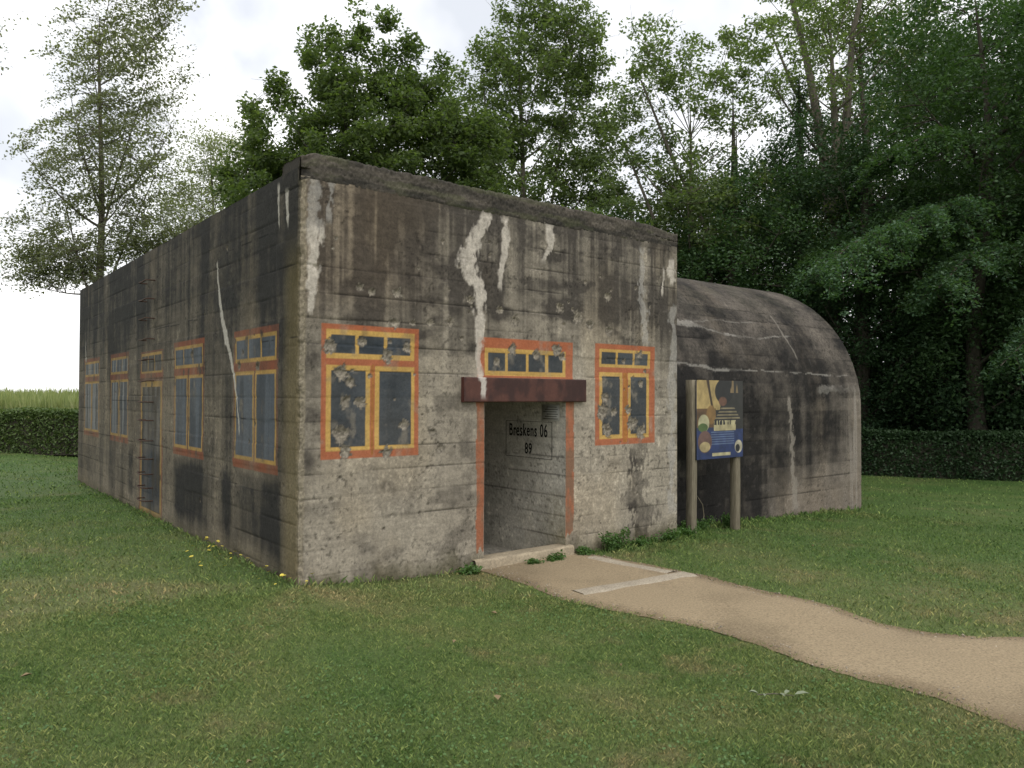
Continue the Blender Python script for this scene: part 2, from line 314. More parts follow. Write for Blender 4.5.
def wall_parts(tagname, us, zs, place, nrm, colour, disp, ids, groups, wallname, extra_hole=None):
    """one continuous surface, its faces shared out between the wall and the parts painted on it"""
    U, Z = np.meshgrid(us, zs, indexing='ij')
    C = colour(U, Z); Dp = disp(U, Z)
    V = (place(U, Z) + Dp[..., None] * np.array(nrm)).reshape(-1, 3); C = C.reshape(-1, 3)
    F = grid(len(us), len(zs))
    uc = (us[:-1] + us[1:]) / 2; zc = (zs[:-1] + zs[1:]) / 2; UC, ZC = np.meshgrid(uc, zc, indexing='ij')
    I = ids(UC, ZC).ravel()
    res = {}
    def mk(code, name, mat, par):
        m = I == code
        if not m.any(): return None
        v, c, f = sub(V, C, F, m); o = mesh_np(name, v, f, mat, par, col=c, smooth=True); res[code] = o; return o
    mk(0, wallname, M_con, bunker)
    for code, name, pcode in groups: mk(code, name, M_paint, bunker if pcode is None else res[pcode])
    return res

# --- front wall
FW = [dict(outer=(0.215, 1.257, 1.113, 2.374), sash=[((0.266, 1.212, 2.052, 2.32), [0.577, 0.889], 0.045), ((0.266, 0.72, 1.183, 1.99), 0, 0.045), ((0.768, 1.215, 1.183, 1.99), 0, 0.045)]),
      dict(outer=(3.744, 4.83, 1.108, 2.347), sash=[((3.812, 4.737, 2.06, 2.285), [4.12, 4.43], 0.042), ((3.812, 4.225, 1.183, 2.0), 0, 0.05), ((4.316, 4.72, 1.183, 2.0), 0, 0.05)])]
DOORS = dict(outer=(1.985, 3.375, 1.90, 2.335), sash=[((2.088, 3.262, 1.93, 2.221), [2.385, 2.68, 2.97], 0.05)])
DX0, DX1, DZ0, DZ1 = 2.085, 3.265, -0.5, 1.64
POCK = [(0.302, 2.162, 8), (0.63, 2.215, 6), (0.901, 2.091, 8), (1.125, 2.168, 6), (0.414, 1.924, 9), (0.507, 1.832, 6), (0.457, 1.644, 7), (0.613, 1.643, 7), (0.419, 1.336, 10), (0.461, 1.176, 8), (0.896, 1.157, 7), (1.096, 1.415, 6), (0.987, 2.418, 7), (1.193, 2.431, 4), (1.393, 2.444, 5), (0.605, 2.737, 5), (1.008, 2.715, 6), (1.436, 1.337, 5), (1.521, 1.171, 6), (2.253, 2.074, 5), (2.461, 2.224, 7), (2.809, 2.17, 6), (3.127, 2.239, 7), (3.206, 2.161, 5), (3.916, 1.686, 6), (3.882, 1.516, 9), (3.951, 1.295, 8), (4.074, 1.514, 5), (4.325, 1.536, 5), (4.399, 1.36, 9), (4.566, 1.255, 9), (4.547, 2.233, 5), (4.566, 1.865, 4), (4.252, 2.148, 3), (3.966, 2.924, 6), (3.984, 2.507, 6), (3.173, 2.729, 7), (3.46, 2.632, 8), (2.502, 2.546, 6), (1.89, 2.718, 5), (1.637, 2.469, 6), (0.733, 2.701, 5), (2.292, 2.641, 5), (3.659, 2.561, 6)]
POCK = [(a, b, r * (0.0085 + 0.0007 * a)) for a, b, r in POCK]
_rg = random.Random(4)
POCK += [(_rg.uniform(0.1, 5.1), _rg.uniform(0.2, 3.4), _rg.uniform(0.012, 0.03)) for _ in range(70)]
LIME = [[(2.11, 3.652, 17), (1.95, 3.353, 20), (1.837, 3.051, 26), (2.0, 2.835, 14), (2.035, 2.516, 14), (2.011, 2.194, 9), (2.026, 1.768, 7)],
        [(2.37, 3.636, 10), (2.33, 3.301, 9), (2.29, 2.881, 6)], [(2.999, 3.66, 16), (3.015, 3.466, 12), (2.909, 3.258, 6)],
        [(0.127, 3.24, 10), (0.128, 3.12, 14), (0.125, 2.986, 9), (0.118, 2.711, 7), (0.104, 2.463, 4)], [(5.17, 3.50, 9), (5.14, 3.36, 16), (5.16, 3.2, 8)], [(5.0, 3.36, 5), (4.97, 3.05, 4)]]
PALE = [[(4.602, 3.579, 8), (4.565, 2.935, 14), (4.66, 2.391, 12)], [(0.13, 3.68, 14), (0.135, 3.446, 17), (0.128, 3.2, 15)], [(0.30, 3.7, 7), (0.27, 3.328, 5)], [(5.2, 2.9, 10), (5.15, 0.2, 16)]]
DK = [[(4.548, 1.15, 18), (4.548, 0.647, 30), (4.586, 0.264, 30), (4.643, -0.1, 26)]]
def front_ids(x, z):
    i = np.zeros(x.shape, int)
    for k, sp in enumerate(FW): w_ = window_ids(x, z, sp); i[w_ > 0] = 10 * (k + 1) + w_[w_ > 0]
    w_ = window_ids(x, z, DOORS); i[w_ > 0] = 30 + w_[w_ > 0]
    jl = DX0 - 0.105 + 0.02 * (vn(z * 6, 1.5, 77) - 0.5); jr = DX1 + 0.13 + 0.02 * (vn(z * 6, 8.5, 78) - 0.5)
    i[(((x > jl) & (x < DX0)) | ((x > DX1) & (x < jr))) & (z < 1.90) & (z > 0.02 + 0.1 * vn(x * 30, 2.0, 79))] = 31
    i[(x > DX0) & (x < DX1) & (z < DZ1)] = -1
    return i
def paintcol(x, z, i, c, s, wear=0.35, fade=1.0):
    """lay the paint coats over the concrete, worn through in patches"""
    k = i % 10; src = np.zeros(x.shape + (3,)); base = np.where(i > 0, 1.0, 0.0)
    src[k == 1] = ORANGE; src[k == 2] = YEL; src[k == 3] = GLASS; src[k == 4] = BROWN
    src *= (0.82 + 0.36 * fbm(x * 6, z * 9, s))[..., None]
    bl = (k == 3)[..., None] * ss(0.45, 0.75, fbm(x * 3, z * 1.2, s + 1))[..., None]; src = src * (1 - 0.3 * bl) + 0.3 * bl * S2L(96, 104, 112)
    wr = ss(0.60, 0.80, fbm(x * 9, z * 7, s + 2)) * wear + 0.10
    return mixc(c, src, base * fade * (1 - wr))
def front_colour(x, z):
    up_ = ss(1.35, 3.15, z + 0.9 * (fbm(x * 1.0, z * 0.5, 41) - 0.5))
    stv = fbm(x * 6.5, z * 0.35, 42) - 0.5; stf = fbm(x * 22, z * 0.5, 43) - 0.5
    D = 0.06 + 0.72 * up_ + 0.38 * ss(0.55, 0.72, fbm(x * 3.2, z * 6, 39)) + (0.25 + 0.75 * up_) * (1.2 * stv + 1.0 * stf)
    for a, b, rx, rz in ((3.2, 2.74, 0.42, 0.13), (2.3, 2.6, 0.25, 0.1), (1.75, 3.0, 0.25, 0.25), (2.05, 2.9, 0.35, 0.3), (0.9, 3.3, 0.12, 0.4), (0.62, 2.75, 0.2, 0.1), (4.0, 2.75, 0.2, 0.3)): D += 0.6 * ss(1.2, 0.3, np.hypot((x - a) / rx, (z - b) / rz) + 0.7 * (fbm(x * 9, z * 9, 45) - 0.5))
    D += 0.22 * ss(3.4, 3.7, z); D += 0.45 * ss(0.34, 0.08, x) * ss(2.6, 2.2, z) * ss(0.7, 1.3, z) + 0.35 * ss(4.75, 5.0, x) * ss(1.2, 2.2, z) * ss(3.2, 2.6, z)
    D -= 0.3 * ss(3.15, 3.7, x) * ss(3.0, 2.3, z) + 0.2 * ss(2.9, 3.4, z) * ss(3.2, 4.4, x)
    for p in DK: D += 0.9 * streak(x, z, p, 0.017, 61, 1.6) * (0.55 + 0.6 * fbm(x * 18, z * 12, 62)) + 0.25 * ss(0.45, 0.1, np.abs(x - 4.57)) * ss(1.15, 0.8, z)
    c, line = paint_concrete(x, z, D, 40)
    c *= 1 + (ss(2.2, 2.9, z) * ss(1.9, 0.5, x))[..., None] * np.array([0.10, 0.02, -0.06])
    for p in PALE: c = mixc(c, S2L(176, 172, 165), 0.55 * streak(x, z, p, 0.0125, 51, 1.2))
    ag = ss(0.075, 0.05, x + 0.03 * (fbm(z * 9, 2.2, 46) - 0.5)); c = mixc(c, S2L(150, 140, 120) * (0.45 + 1.0 * vn(x * 60, z * 60, 47))[..., None], 0.75 * ag)
    i = front_ids(x, z); c = paintcol(x, z, np.maximum(i, 0), c, 63)
    for k in (0, 1):                                      # ochre mullions
        m = box_in(x, z, ((0.728, 0.762, 1.14, 2.0), (4.235, 4.306, 1.14, 2.0))[k]); c[m] = BROWN * (0.85 + 0.3 * vn(x[m] * 20, z[m] * 20, 3))[..., None]
    js = ((i == 31) & (z < 1.64)) * (0.25 + 0.6 * ss(0.42, 0.68, fbm(x * 14, z * 5, 49))); c = mixc(c, S2L(128, 104, 84), js)
    dep, mk, rim = pocks(x, z, POCK, 71)
    pk = S2L(146, 138, 124) * (0.15 + 1.6 * fbm(x * 60, z * 60, 72, 3))[..., None]
    c = c * (1 - mk[..., None]) + pk * mk[..., None]; c *= (1 - 0.3 * rim)[..., None]
    for p in LIME: c = mixc(c, S2L(208, 199, 186) * (0.62 + 0.6 * fbm(x * 26, z * 16, 52))[..., None], 0.86 * streak(x, z, p, 0.0108, 50))
    c = mixc(c, S2L(84, 80, 52), 0.65 * ss(0.26, 0.0, z + 0.13 + 0.25 * (fbm(x * 6, z * 4, 48) - 0.5)))
    return c
def front_disp(x, z):
    line, tone = joints(x, z, 40); dep, mk, rim = pocks(x, z, POCK, 71)
    d = 0.006 * tone - 0.006 * line - 0.022 * dep + 0.006 * (fbm(x * 4, z * 8, 44) - 0.5) + 0.012 * mk * (fbm(x * 50, z * 50, 73) - 0.5)
    for p in LIME: d = d + 0.006 * streak(x, z, p, 0.0118, 50)
    d = d * ss(0, 0.05, x) * ss(W_, W_ - 0.05, x)
    return d
def chip(z): return 0.006 + 0.09 * np.maximum(fbm(z * 5.0, 0.7, 36) - 0.50, 0) + 0.03 * np.maximum(fbm(z * 22.0, 3.7, 37) - 0.45, 0)
us = np.unique(np.r_[np.linspace(0, W_, 430), DX0, DX1]); zs = np.unique(np.r_[np.linspace(-0.55, TOP, 345), DZ1])
r_ = wall_parts('front', us, zs, lambda u, z: np.stack([u + chip(z) * ss(0.07, 0, u), chip(z) * ss(0.07, 0, u), z], -1), (0, -1, 0), front_colour, lambda u, z: front_disp(u, z),
           front_ids, [(11, 'painted_window', None), (12, 'sash', 11), (13, 'pane', 11), (21, 'painted_window', None), (22, 'sash', 21), (23, 'pane', 21), (31, 'door_surround', None), (32, 'sash', 31), (33, 'pane', 31)], 'front_wall')
r_[11]['label'] = 'orange and yellow painted window left of the doorway'
r_[21]['label'] = 'smaller looking painted window right of the doorway'

# --- side wall (u = distance back along +y)
def lwin(a, b): return dict(outer=(a - 0.05, b + 0.05, 0.94, 2.385), sash=[((a, b, 2.05, 2.315), 2, 0.036), ((a, (a + b) / 2 - 0.02, 1.035, 1.955), 0, 0.036), ((a + (b - a) / 2 + 0.02, b, 1.035, 1.955), 0, 0.036)])
LW = [lwin(0.525, 1.665), lwin(2.765, 3.94), lwin(6.53, 7.75), lwin(8.74, 10.03)]
LD = dict(outer=(4.50, 5.75, 0.0, 2.33), sash=[((4.56, 5.69, 2.02, 2.30), 2, 0.03), ((4.56, 5.69, 0.0, 1.90), 0, 0.075)])
_rg = random.Random(9); LPOCK = [(_rg.uniform(0.2, 10.4), _rg.uniform(0.3, 3.5), _rg.uniform(0.01, 0.03)) for _ in range(60)] + [(1.02, 2.0, 0.06), (1.55, 2.02, 0.05), (3.2, 2.2, 0.07)]
LL = [[(2.294, 3.183, 2), (2.214, 2.834, 3), (2.069, 2.485, 7), (1.863, 2.197, 5.5), (1.697, 1.921, 3), (1.597, 1.654, 2), (1.527, 1.317, 2)], [(0.494, 3.69, 3), (0.486, 3.327, 1)], [(0.3, 3.6, 4), (0.28, 3.3, 2)], [(10.0, 2.7, 2), (9.95, 2.35, 3)]]
def left_ids(y, z):
    i = np.zeros(y.shape, int)
    for k, sp in enumerate(LW): w_ = window_ids(y, z, sp); i[w_ > 0] = 10 * (k + 1) + w_[w_ > 0]
    w_ = window_ids(y, z, LD); i[w_ > 0] = 50 + w_[w_ > 0]
    return i
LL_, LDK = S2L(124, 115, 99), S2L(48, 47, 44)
def left_colour(y, z):
    up_ = ss(1.5, 3.0, z + 0.9 * (fbm(y * 0.8, z * 0.5, 81) - 0.5))
    stv = fbm(y * 3.2, z * 0.3, 82) - 0.5; stf = fbm(y * 14, z * 0.5, 83) - 0.5
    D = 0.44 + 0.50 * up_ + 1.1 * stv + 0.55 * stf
    for a, b in ((0.45, 1.5), (2.7, 4.0), (1.75, 2.15), (4.55, 5.6), (6.1, 6.5)):
        D += 0.55 * ss(a - 0.1, a + 0.15, y) * ss(b + 0.1, b - 0.15, y) * ss(0.98, 0.8, z + 0.1 * stv) * ss(0.0, 0.35, z)
    D -= 0.35 * ss(0.42, 0.25, y) * ss(3.2, 2.6, z) + 0.3 * ss(0.35, 0.0, z)
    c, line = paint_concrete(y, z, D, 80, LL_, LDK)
    c = mixc(c, S2L(112, 100, 62), 0.5 * ss(0.45, 0.15, y + 0.1 * (fbm(z * 2, 1.1, 84) - 0.5)) * ss(3.3, 2.7, z))
    i = left_ids(y, z); k = i % 10
    side = (k == 1) & (z > 1.03) & (z < 2.32) & ~((z > 1.95) & (z < 2.06)); fade = np.where(i >= 30, 0.66, 0.86) * np.where(k == 1, 0.72 + 0.9 * (fbm(y * 7, z * 7, 85) - 0.45), 1.0) * np.where(side, 0.45, 1.0) * np.where(k == 2, 0.9 + 0.9 * (fbm(y * 6, z * 6, 98) - 0.5), 1.0); fade = np.where(i == 53, 0.38, fade); fade = np.clip(fade, 0.06, 1)
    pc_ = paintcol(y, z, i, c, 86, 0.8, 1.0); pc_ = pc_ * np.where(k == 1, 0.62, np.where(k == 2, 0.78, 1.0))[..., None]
    lite = (k == 3) * (0.25 + 0.6 * ss(0.4, 0.7, fbm(y * 9, z * 0.8, 88))); pc_ = mixc(pc_, S2L(104, 112, 120), lite * 0.75)
    c = mixc(c, pc_, fade)
    far_ = ((i == 33) | (i == 43)) * ss(0.5, 0.62, fbm(y * 16, z * 0.6, 87)); c = mixc(c, S2L(140, 140, 136), 0.6 * far_)
    dd = (i == 53) * ss(0.45, 0.7, fbm(y * 8, z * 1.6, 89)); c = mixc(c, S2L(70, 64, 52), 0.75 * dd)
    dep, mk, rim = pocks(y, z, LPOCK, 91); pk = S2L(112, 104, 90) * (0.3 + 1.1 * fbm(y * 45, z * 45, 92))[..., None]
    c = c * (1 - mk[..., None]) + pk * mk[..., None]
    for p in LL: c = mixc(c, S2L(190, 184, 172), 0.85 * streak(y, z, p, 0.02, 94, 0.5))
    for zc, y0, y1, wd in ((2.23, -0.1, 0.9, 0.006), (1.47, 0.5, 2.2, 0.005), (2.9, 0.1, 1.2, 0.006), (3.28, 0.5, 2.0, 0.006), (2.62, 3.0, 5.0, 0.006), (1.62, 5.8, 8.0, 0.007), (1.02, 7.7, 8.8, 0.008)):      # open cracks
        ln = ss(wd, wd * 0.4, np.abs(z - zc - 0.03 * (fbm(y * 3, zc * 7, 95) - 0.5))) * (y > y0) * (y < y1); c *= (1 - 0.75 * ln)[..., None]
    sp = ss(0.07, 0.0, y); c = mixc(c, S2L(140, 130, 110) * (0.4 + vn(y * 60, z * 60, 47))[..., None], 0.6 * sp)
    return mixc(c, S2L(80, 76, 50), 0.4 * ss(0.2, 0.0, z + 0.15 * (fbm(y * 5, z * 4, 96) - 0.5)))
def left_disp(y, z):
    line, tone = joints(y, z, 80); dep, mk, rim = pocks(y, z, LPOCK, 91)
    d = 0.006 * tone - 0.006 * line - 0.02 * dep + 0.008 * (fbm(y * 4, z * 8, 97) - 0.5)
    return d * ss(0, 0.05, y) * ss(D_, D_ - 0.05, y)
us = np.unique(np.r_[np.linspace(0, 4.4, 360), np.linspace(4.4, D_, 420)]); zs = np.linspace(-0.4, 3.78, 320)
gl = []
for k in range(4): gl += [(10 * k + 11, 'painted_window', None), (10 * k + 12, 'sash', 10 * k + 11), (10 * k + 13, 'pane', 10 * k + 11)]
gl += [(51, 'painted_door', None), (52, 'door_frame', 51), (53, 'door_leaf', 51)]
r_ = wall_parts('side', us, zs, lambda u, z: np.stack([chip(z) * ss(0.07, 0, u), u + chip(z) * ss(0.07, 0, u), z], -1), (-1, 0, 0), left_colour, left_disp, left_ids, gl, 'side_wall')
for k, t in ((11, 'painted window on the side wall nearest the corner'), (21, 'painted window beside the painted door'), (31, 'faded painted window beyond the ladder rungs'), (41, 'faded painted window at the far end of the side wall'), (51, 'faded painted door behind the iron rungs')): r_[k]['label'] = t
# --- plain rear and hidden side
def plain(name, us, zs, place, s, par=None, light=LL_, dark=LDK, Dc=0.5, nrm=None):
    U, Z = np.meshgrid(us, zs, indexing='ij'); c, l = paint_concrete(U, Z, Dc + 0.9 * (fbm(U * 4, Z * 0.35, s + 1) - 0.5), s, light, dark)
    return mesh_np(name, place(U, Z).reshape(-1, 3), grid(len(us), len(zs)), M_con, par or bunker, col=c.reshape(-1, 3), smooth=True)
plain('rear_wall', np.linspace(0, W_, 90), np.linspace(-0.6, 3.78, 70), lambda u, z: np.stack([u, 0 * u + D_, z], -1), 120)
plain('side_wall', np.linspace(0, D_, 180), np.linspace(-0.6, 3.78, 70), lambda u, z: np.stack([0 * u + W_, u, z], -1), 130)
plain('roof', np.linspace(0.0, W_, 40), np.linspace(0.0, D_, 80), lambda u, z: np.stack([u, z, 3.775 + 0 * u], -1), 140)
# --- upstand along the front edge of the roof: crumbling concrete lip
n = 1000; xs = np.linspace(-0.004, W_ + 0.003, n)
prof = [(0.012, 3.66), (0.0, 3.685)] + [(-0.003, z) for z in np.arange(3.70, 3.905, 0.014)] + [(0.0, 3.918)] + [(y, 3.925) for y in np.arange(0.02, 0.40, 0.025)] + [(0.41, 3.91), (0.42, 3.86), (0.425, 3.80), (0.425, 3.74)]
m_ = len(prof); V = np.zeros((n, m_, 3)); pr = np.array(prof)
V[..., 0] = xs[:, None]; V[..., 1] = pr[:, 0]; V[..., 2] = pr[:, 1]
jag = (fbm(xs[:, None] * 9, pr[None, :, 1] * 9 + pr[None, :, 0] * 9, 151) - 0.5); jag2 = fbm(xs[:, None] * 34, np.arange(m_)[None] * 0.55, 152, 3) - 0.5; jag = fbm(xs[:, None] * 6, pr[None, :, 1] * 7 + pr[None, :, 0] * 7, 151) - 0.5
V[..., 1] -= 0.012 * jag + 0.022 * jag2; V[..., 2] += 0.015 * jag + 0.022 * jag2
V[..., 2] -= (0.05 * ss(4.6, 5.2, xs))[:, None] * (pr[None, :, 1] > 3.8)
brk = ss(0.18, 0.0, xs + 0.06 * (fbm(xs * 20, 0.4, 155) - 0.5)); V[..., 2] -= 0.05 * brk[:, None] * (pr[None, :, 1] > 3.8); V[..., 1] += 0.03 * brk[:, None] * (pr[None, :, 0] < 0)
V[0, :, 0] += 0.01; X = V[..., 0]; q = np.arange(m_)[None] * 0.05 + 0 * X
c = mixc(np.broadcast_to(S2L(104, 97, 88), X.shape + (3,)).copy(), S2L(52, 50, 46), np.clip(0.5 + 1.4 * (fbm(X * 4, q * 6, 153) - 0.5) + 0.3 * (q < 0.3), 0, 1)); c *= (0.35 + 1.3 * fbm(X * 45, q * 45, 154, 3))[..., None]
c = mixc(c, S2L(92, 96, 66), 0.35 * ss(0.5, 0.7, fbm(X * 3, q * 5, 156)))
F = grid(n, m_)
par_ = mesh_np('parapet', V.reshape(-1, 3), F, M_con, bunker, col=c.reshape(-1, 3), smooth=True)
for q_ in (0, n - 1):
    mb = MB(); P = V[q_]; b_ = np.c_[P[:, 0], P[:, 1], np.full(m_, 3.66)]; mb.add(np.r_[P, b_], [(k, k + 1, m_ + k + 1, m_ + k) for k in range(m_ - 1)])
    mb.build('parapet_end', M_con, par_, col=np.tile(S2L(64, 60, 54), (2 * m_, 1)))
# --- entrance passage behind the doorway
PF = -0.24
def pas_colour(u, z, s=161, k=1.0):
    D = 0.22 + 0.4 * (fbm(u * 2, z * 1.5, s) - 0.5); c, l = paint_concrete(u, z, D, s, S2L(208, 203, 190), S2L(150, 147, 139))
    mo = ss(0.75, 0.05, u) * ss(0.7, -0.1, z + 0.5 * (fbm(u * 5, z * 5, s + 3) - 0.5)); return mixc(c, S2L(118, 108, 62), 0.6 * mo)
us = np.linspace(0.0, 3.2, 170); zs = np.linspace(PF - 0.02, 1.66, 110); U, Z = np.meshgrid(us, zs, indexing='ij')
pas = mesh_np('passage_wall', np.stack([0 * U + 3.275 + 0.004 * (fbm(U * 3, Z * 9, 163) - 0.5), U, Z], -1).reshape(-1, 3), grid(len(us), len(zs)), M_con, bunker, col=pas_colour(U, Z).reshape(-1, 3), smooth=True)
mesh_np('passage_wall', np.stack([0 * U + 2.075, U, Z], -1).reshape(-1, 3), grid(len(us), len(zs)), M_con, bunker, col=(pas_colour(U, Z, 171)).reshape(-1, 3), smooth=True)
us2 = np.linspace(2.07, 3.28, 40); U2, Z2 = np.meshgrid(us2, zs, indexing='ij')
mesh_np('passage_wall', np.stack([U2, 0 * U2 + 3.2, Z2], -1).reshape(-1, 3), grid(40, len(zs)), M_con, bunker, col=pas_colour(U2, Z2, 181).reshape(-1, 3))
U3, Y3 = np.meshgrid(us2, np.linspace(0.0, 3.2, 60), indexing='ij')
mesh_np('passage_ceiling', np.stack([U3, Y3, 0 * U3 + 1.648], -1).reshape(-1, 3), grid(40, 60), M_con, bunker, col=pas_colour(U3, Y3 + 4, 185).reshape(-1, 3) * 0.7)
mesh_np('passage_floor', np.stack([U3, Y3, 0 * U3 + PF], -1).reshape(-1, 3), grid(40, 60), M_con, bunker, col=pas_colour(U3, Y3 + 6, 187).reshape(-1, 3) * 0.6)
# doorstep: low concrete sill with worn top
us = np.linspace(1.93, 3.34, 90); pr = np.array([(-0.075, -0.2), (-0.072, -0.05), (-0.062, -0.03), (-0.045, -0.025), (0.0, -0.024), (0.06, -0.024), (0.12, -0.024), (0.145, -0.028), (0.15, -0.05), (0.15, -0.25)])
V = np.zeros((90, len(pr), 3)); V[..., 0] = us[:, None]; V[..., 1] = pr[:, 0]; V[..., 2] = pr[:, 1]; V[..., 1:] += 0.012 * (fbm(us[:, None] * 8, np.arange(len(pr))[None] * 2.2, 191) - 0.5)[..., None]
c = np.broadcast_to(S2L(176, 162, 138), V.shape).copy() * (0.7 + 0.5 * fbm(V[..., 0] * 8, np.arange(len(pr))[None] * 0.8 + 0 * V[..., 0], 192))[..., None]
mesh_np('doorstep', V.reshape(-1, 3), grid(90, len(pr)), M_con, bunker, col=c.reshape(-1, 3), smooth=True)
# steel beam over the doorway, with the lime run dripping over it
us = np.linspace(1.78, 3.545, 220); pr = np.array([(0.02, 1.640), (-0.04, 1.640), (-0.052, 1.642), (-0.055, 1.65)] + [(-0.055, z) for z in np.linspace(1.66, 1.885, 24)] + [(-0.055, 1.893), (-0.052, 1.899), (-0.04, 1.902), (0.02, 1.902)])
V = np.zeros((220, len(pr), 3)); V[..., 0] = us[:, None]; V[..., 1] = pr[:, 0]; V[..., 2] = pr[:, 1]; V[..., 1] += 0.004 * (fbm(V[..., 0] * 5, V[..., 2] * 9, 195) - 0.5)
X, Z = V[..., 0], V[..., 2]
c = mixc(np.broadcast_to(S2L(90, 56, 47), X.shape + (3,)).copy(), S2L(62, 38, 34), ss(0.35, 0.65, fbm(X * 7, Z * 6, 196))); c *= (0.8 + 0.4 * fbm(X * 30, Z * 8, 197))[..., None]
c = mixc(c, S2L(206, 198, 188), 0.93 * streak(X, Z, [(2.0, 1.93, 12), (2.03, 1.84, 10), (2.035, 1.71, 6)], 0.0118, 50))
M_steel = attr_mat('rust_painted_steel', 40, 0.15, 0.2, 0.004, 0.7, 0.4)
lb = mesh_np('lintel_beam', V.reshape(-1, 3), grid(220, len(pr)), M_steel, bunker, col=c.reshape(-1, 3), smooth=True)
for xe in (1.78, 3.545):
    mb = MB(); mb.add([(xe, 0.02, 1.64), (xe, -0.055, 1.64), (xe, -0.055, 1.902), (xe, 0.02, 1.902)], [(0, 1, 2, 3)]); mb.build('beam_end', M_steel, lb, col=np.tile(S2L(88, 48, 41), (4, 1)))
# stencilled writing on the passage wall
def text_part(body, size, sx, y_left, zb, name, parent):
    cu = bpy.data.curves.new(name, 'FONT'); cu.body = body; cu.size = size; cu.extrude = 0.0015; cu.space_character = 1.12; cu.offset = 0.0022
    o = bpy.data.objects.new('tmp', cu); COL.objects.link(o); bpy.context.view_layer.update()
    me = bpy.data.meshes.new_from_object(o.evaluated_get(bpy.context.evaluated_depsgraph_get())); bpy.data.objects.remove(o)
    V = np.zeros(len(me.vertices) * 3); me.vertices.foreach_get('co', V); V = V.reshape(-1, 3)
    xw = V[:, 0] * sx; wob = 0.006 * (vn(xw * 14, V[:, 1] * 9, 5) - 0.5)
    W3 = np.c_[np.full(len(V), 3.2715) - V[:, 2], y_left - xw, zb + V[:, 1] + wob] - np.array(WLOC[parent.name])
    me.vertices.foreach_set('co', W3.astype(np.float32).ravel()); me.materials.append(M_black); me.name = name
    t = bpy.data.objects.new(name, me); COL.objects.link(t); t.parent = parent; return t
text_part('Breskens 06', 0.215, 0.62, 1.065, 1.215, 'inscription', pas)
text_part('89', 0.185, 0.72, 0.755, 1.0, 'inscription', pas)
mb = MB()
for (a, b, z0, z1) in ((0.245, 1.127, 1.392, 1.396), (0.245, 1.127, 0.948, 0.952), (0.243, 0.248, 0.95, 1.394), (1.124, 1.128, 0.95, 1.394)): mb.box((3.269, a, z0), (3.2725, b, z1))
mb.build('inscription_border', M_black, pas)
mb = MB()
for k in range(6): mb.box((3.2685, 0.14 + 0.02 * (k % 2), 1.43 + 0.028 * k), (3.2715, 0.40 - 0.03 * (k % 3), 1.441 + 0.028 * k))
M_grey, _, _b = newmat('pale_notice_paint', 0.9, 0.1); _b.inputs['Base Color'].default_value = (0.42, 0.42, 0.40, 1)
nb = MB(); nb.box((3.2695, 0.115, 1.41), (3.273, 0.43, 1.605)); nt_ = nb.build('wall_notice', M_grey, pas); M_line, _, _b = newmat('faded_line_paint', 0.9, 0.1); _b.inputs['Base Color'].default_value = (0.16, 0.16, 0.15, 1); mb.build('notice_line', M_line, nt_)
# iron climbing rungs let into the side wall
for k, z in enumerate((3.32, 3.06, 2.785, 2.495, 2.207, 1.905, 1.605, 1.347, 1.062, 0.806, 0.593, 0.40, 0.22)):
    a, b, pz = 4.98, 5.42, 0.015 * (vn(np.array([k * 1.7]), np.array([0.3]), 6)[0] - 0.5)
    P = [(0.03, a, z), (-0.08, a, z), (-0.105, a + 0.015, z + pz), (-0.115, a + 0.05, z + pz), (-0.115, (a + b) / 2, z - 0.01 + pz), (-0.115, b - 0.05, z + pz), (-0.105, b - 0.015, z + pz), (-0.08, b, z), (0.03, b, z)]
    mb = MB(); mb.tube(P, 0.0095, 6); mb.build('rung', M_iron, bunker, smooth=True)

# ---------------------------------------------------------------- vaulted annex
annex = empty('vaulted_bunker', (8.4, 3.1, -0.3), 'round topped blackened concrete bunker joined to the right of the square one', 'bunker')
AX0, AX1, YF, RC, ZC = 5.20, 11.45, 0.6, 2.5, 1.47
LEN = RC * math.pi
sv = np.unique(np.r_[np.arange(-0.7, ZC + LEN * 0.62, 0.02), np.arange(ZC + LEN * 0.62, ZC + LEN + 2.2, 0.08)]); ux = np.linspace(AX0, AX1, 316)
U, Sv = np.meshgrid(ux, sv, indexing='ij')
th = np.clip((Sv - ZC) / RC, 0, math.pi); back = np.maximum(Sv - ZC - LEN, 0)
NY, NZ = -np.cos(th), np.sin(th)
Yc = YF + RC + RC * NY; Zc = np.where(Sv < ZC, Sv, ZC + RC * np.sin(th)) - back
def hrun(x, s, pts, sc, sd):
    p = np.array(pts); cz = np.interp(x, p[:, 0], p[:, 1]); hw = np.interp(x, p[:, 0], p[:, 2]) * sc * 0.5
    rg = 1 + 2.2 * (fbm(x * 6, s * 6, sd) - 0.5) + 1.4 * (fbm(x * 25, s * 25, sd + 1) - 0.5)
    return ss(1.2, 0.7, np.abs(s - cz - 0.07 * (fbm(x * 4, s * 0.5, sd + 2) - 0.5)) / (hw * np.maximum(rg, 0.08) + 1e-4)) * ss(p[0, 0] - 0.05, p[0, 0] + 0.05, x) * ss(p[-1, 0] + 0.1, p[-1, 0] - 0.1, x)
A1 = [(5.9, 2.96, 10), (6.54, 2.957, 9), (6.998, 2.915, 7), (7.274, 2.837, 3), (7.587, 2.761, 3), (8.247, 2.763, 2), (8.578, 2.743, 2), (9.005, 2.83, 2), (9.601, 2.868, 1.5)]
A1b = [(6.859, 2.964, 3), (7.49, 3.057, 2), (8.122, 3.067, 1), (8.819, 3.103, 1)]
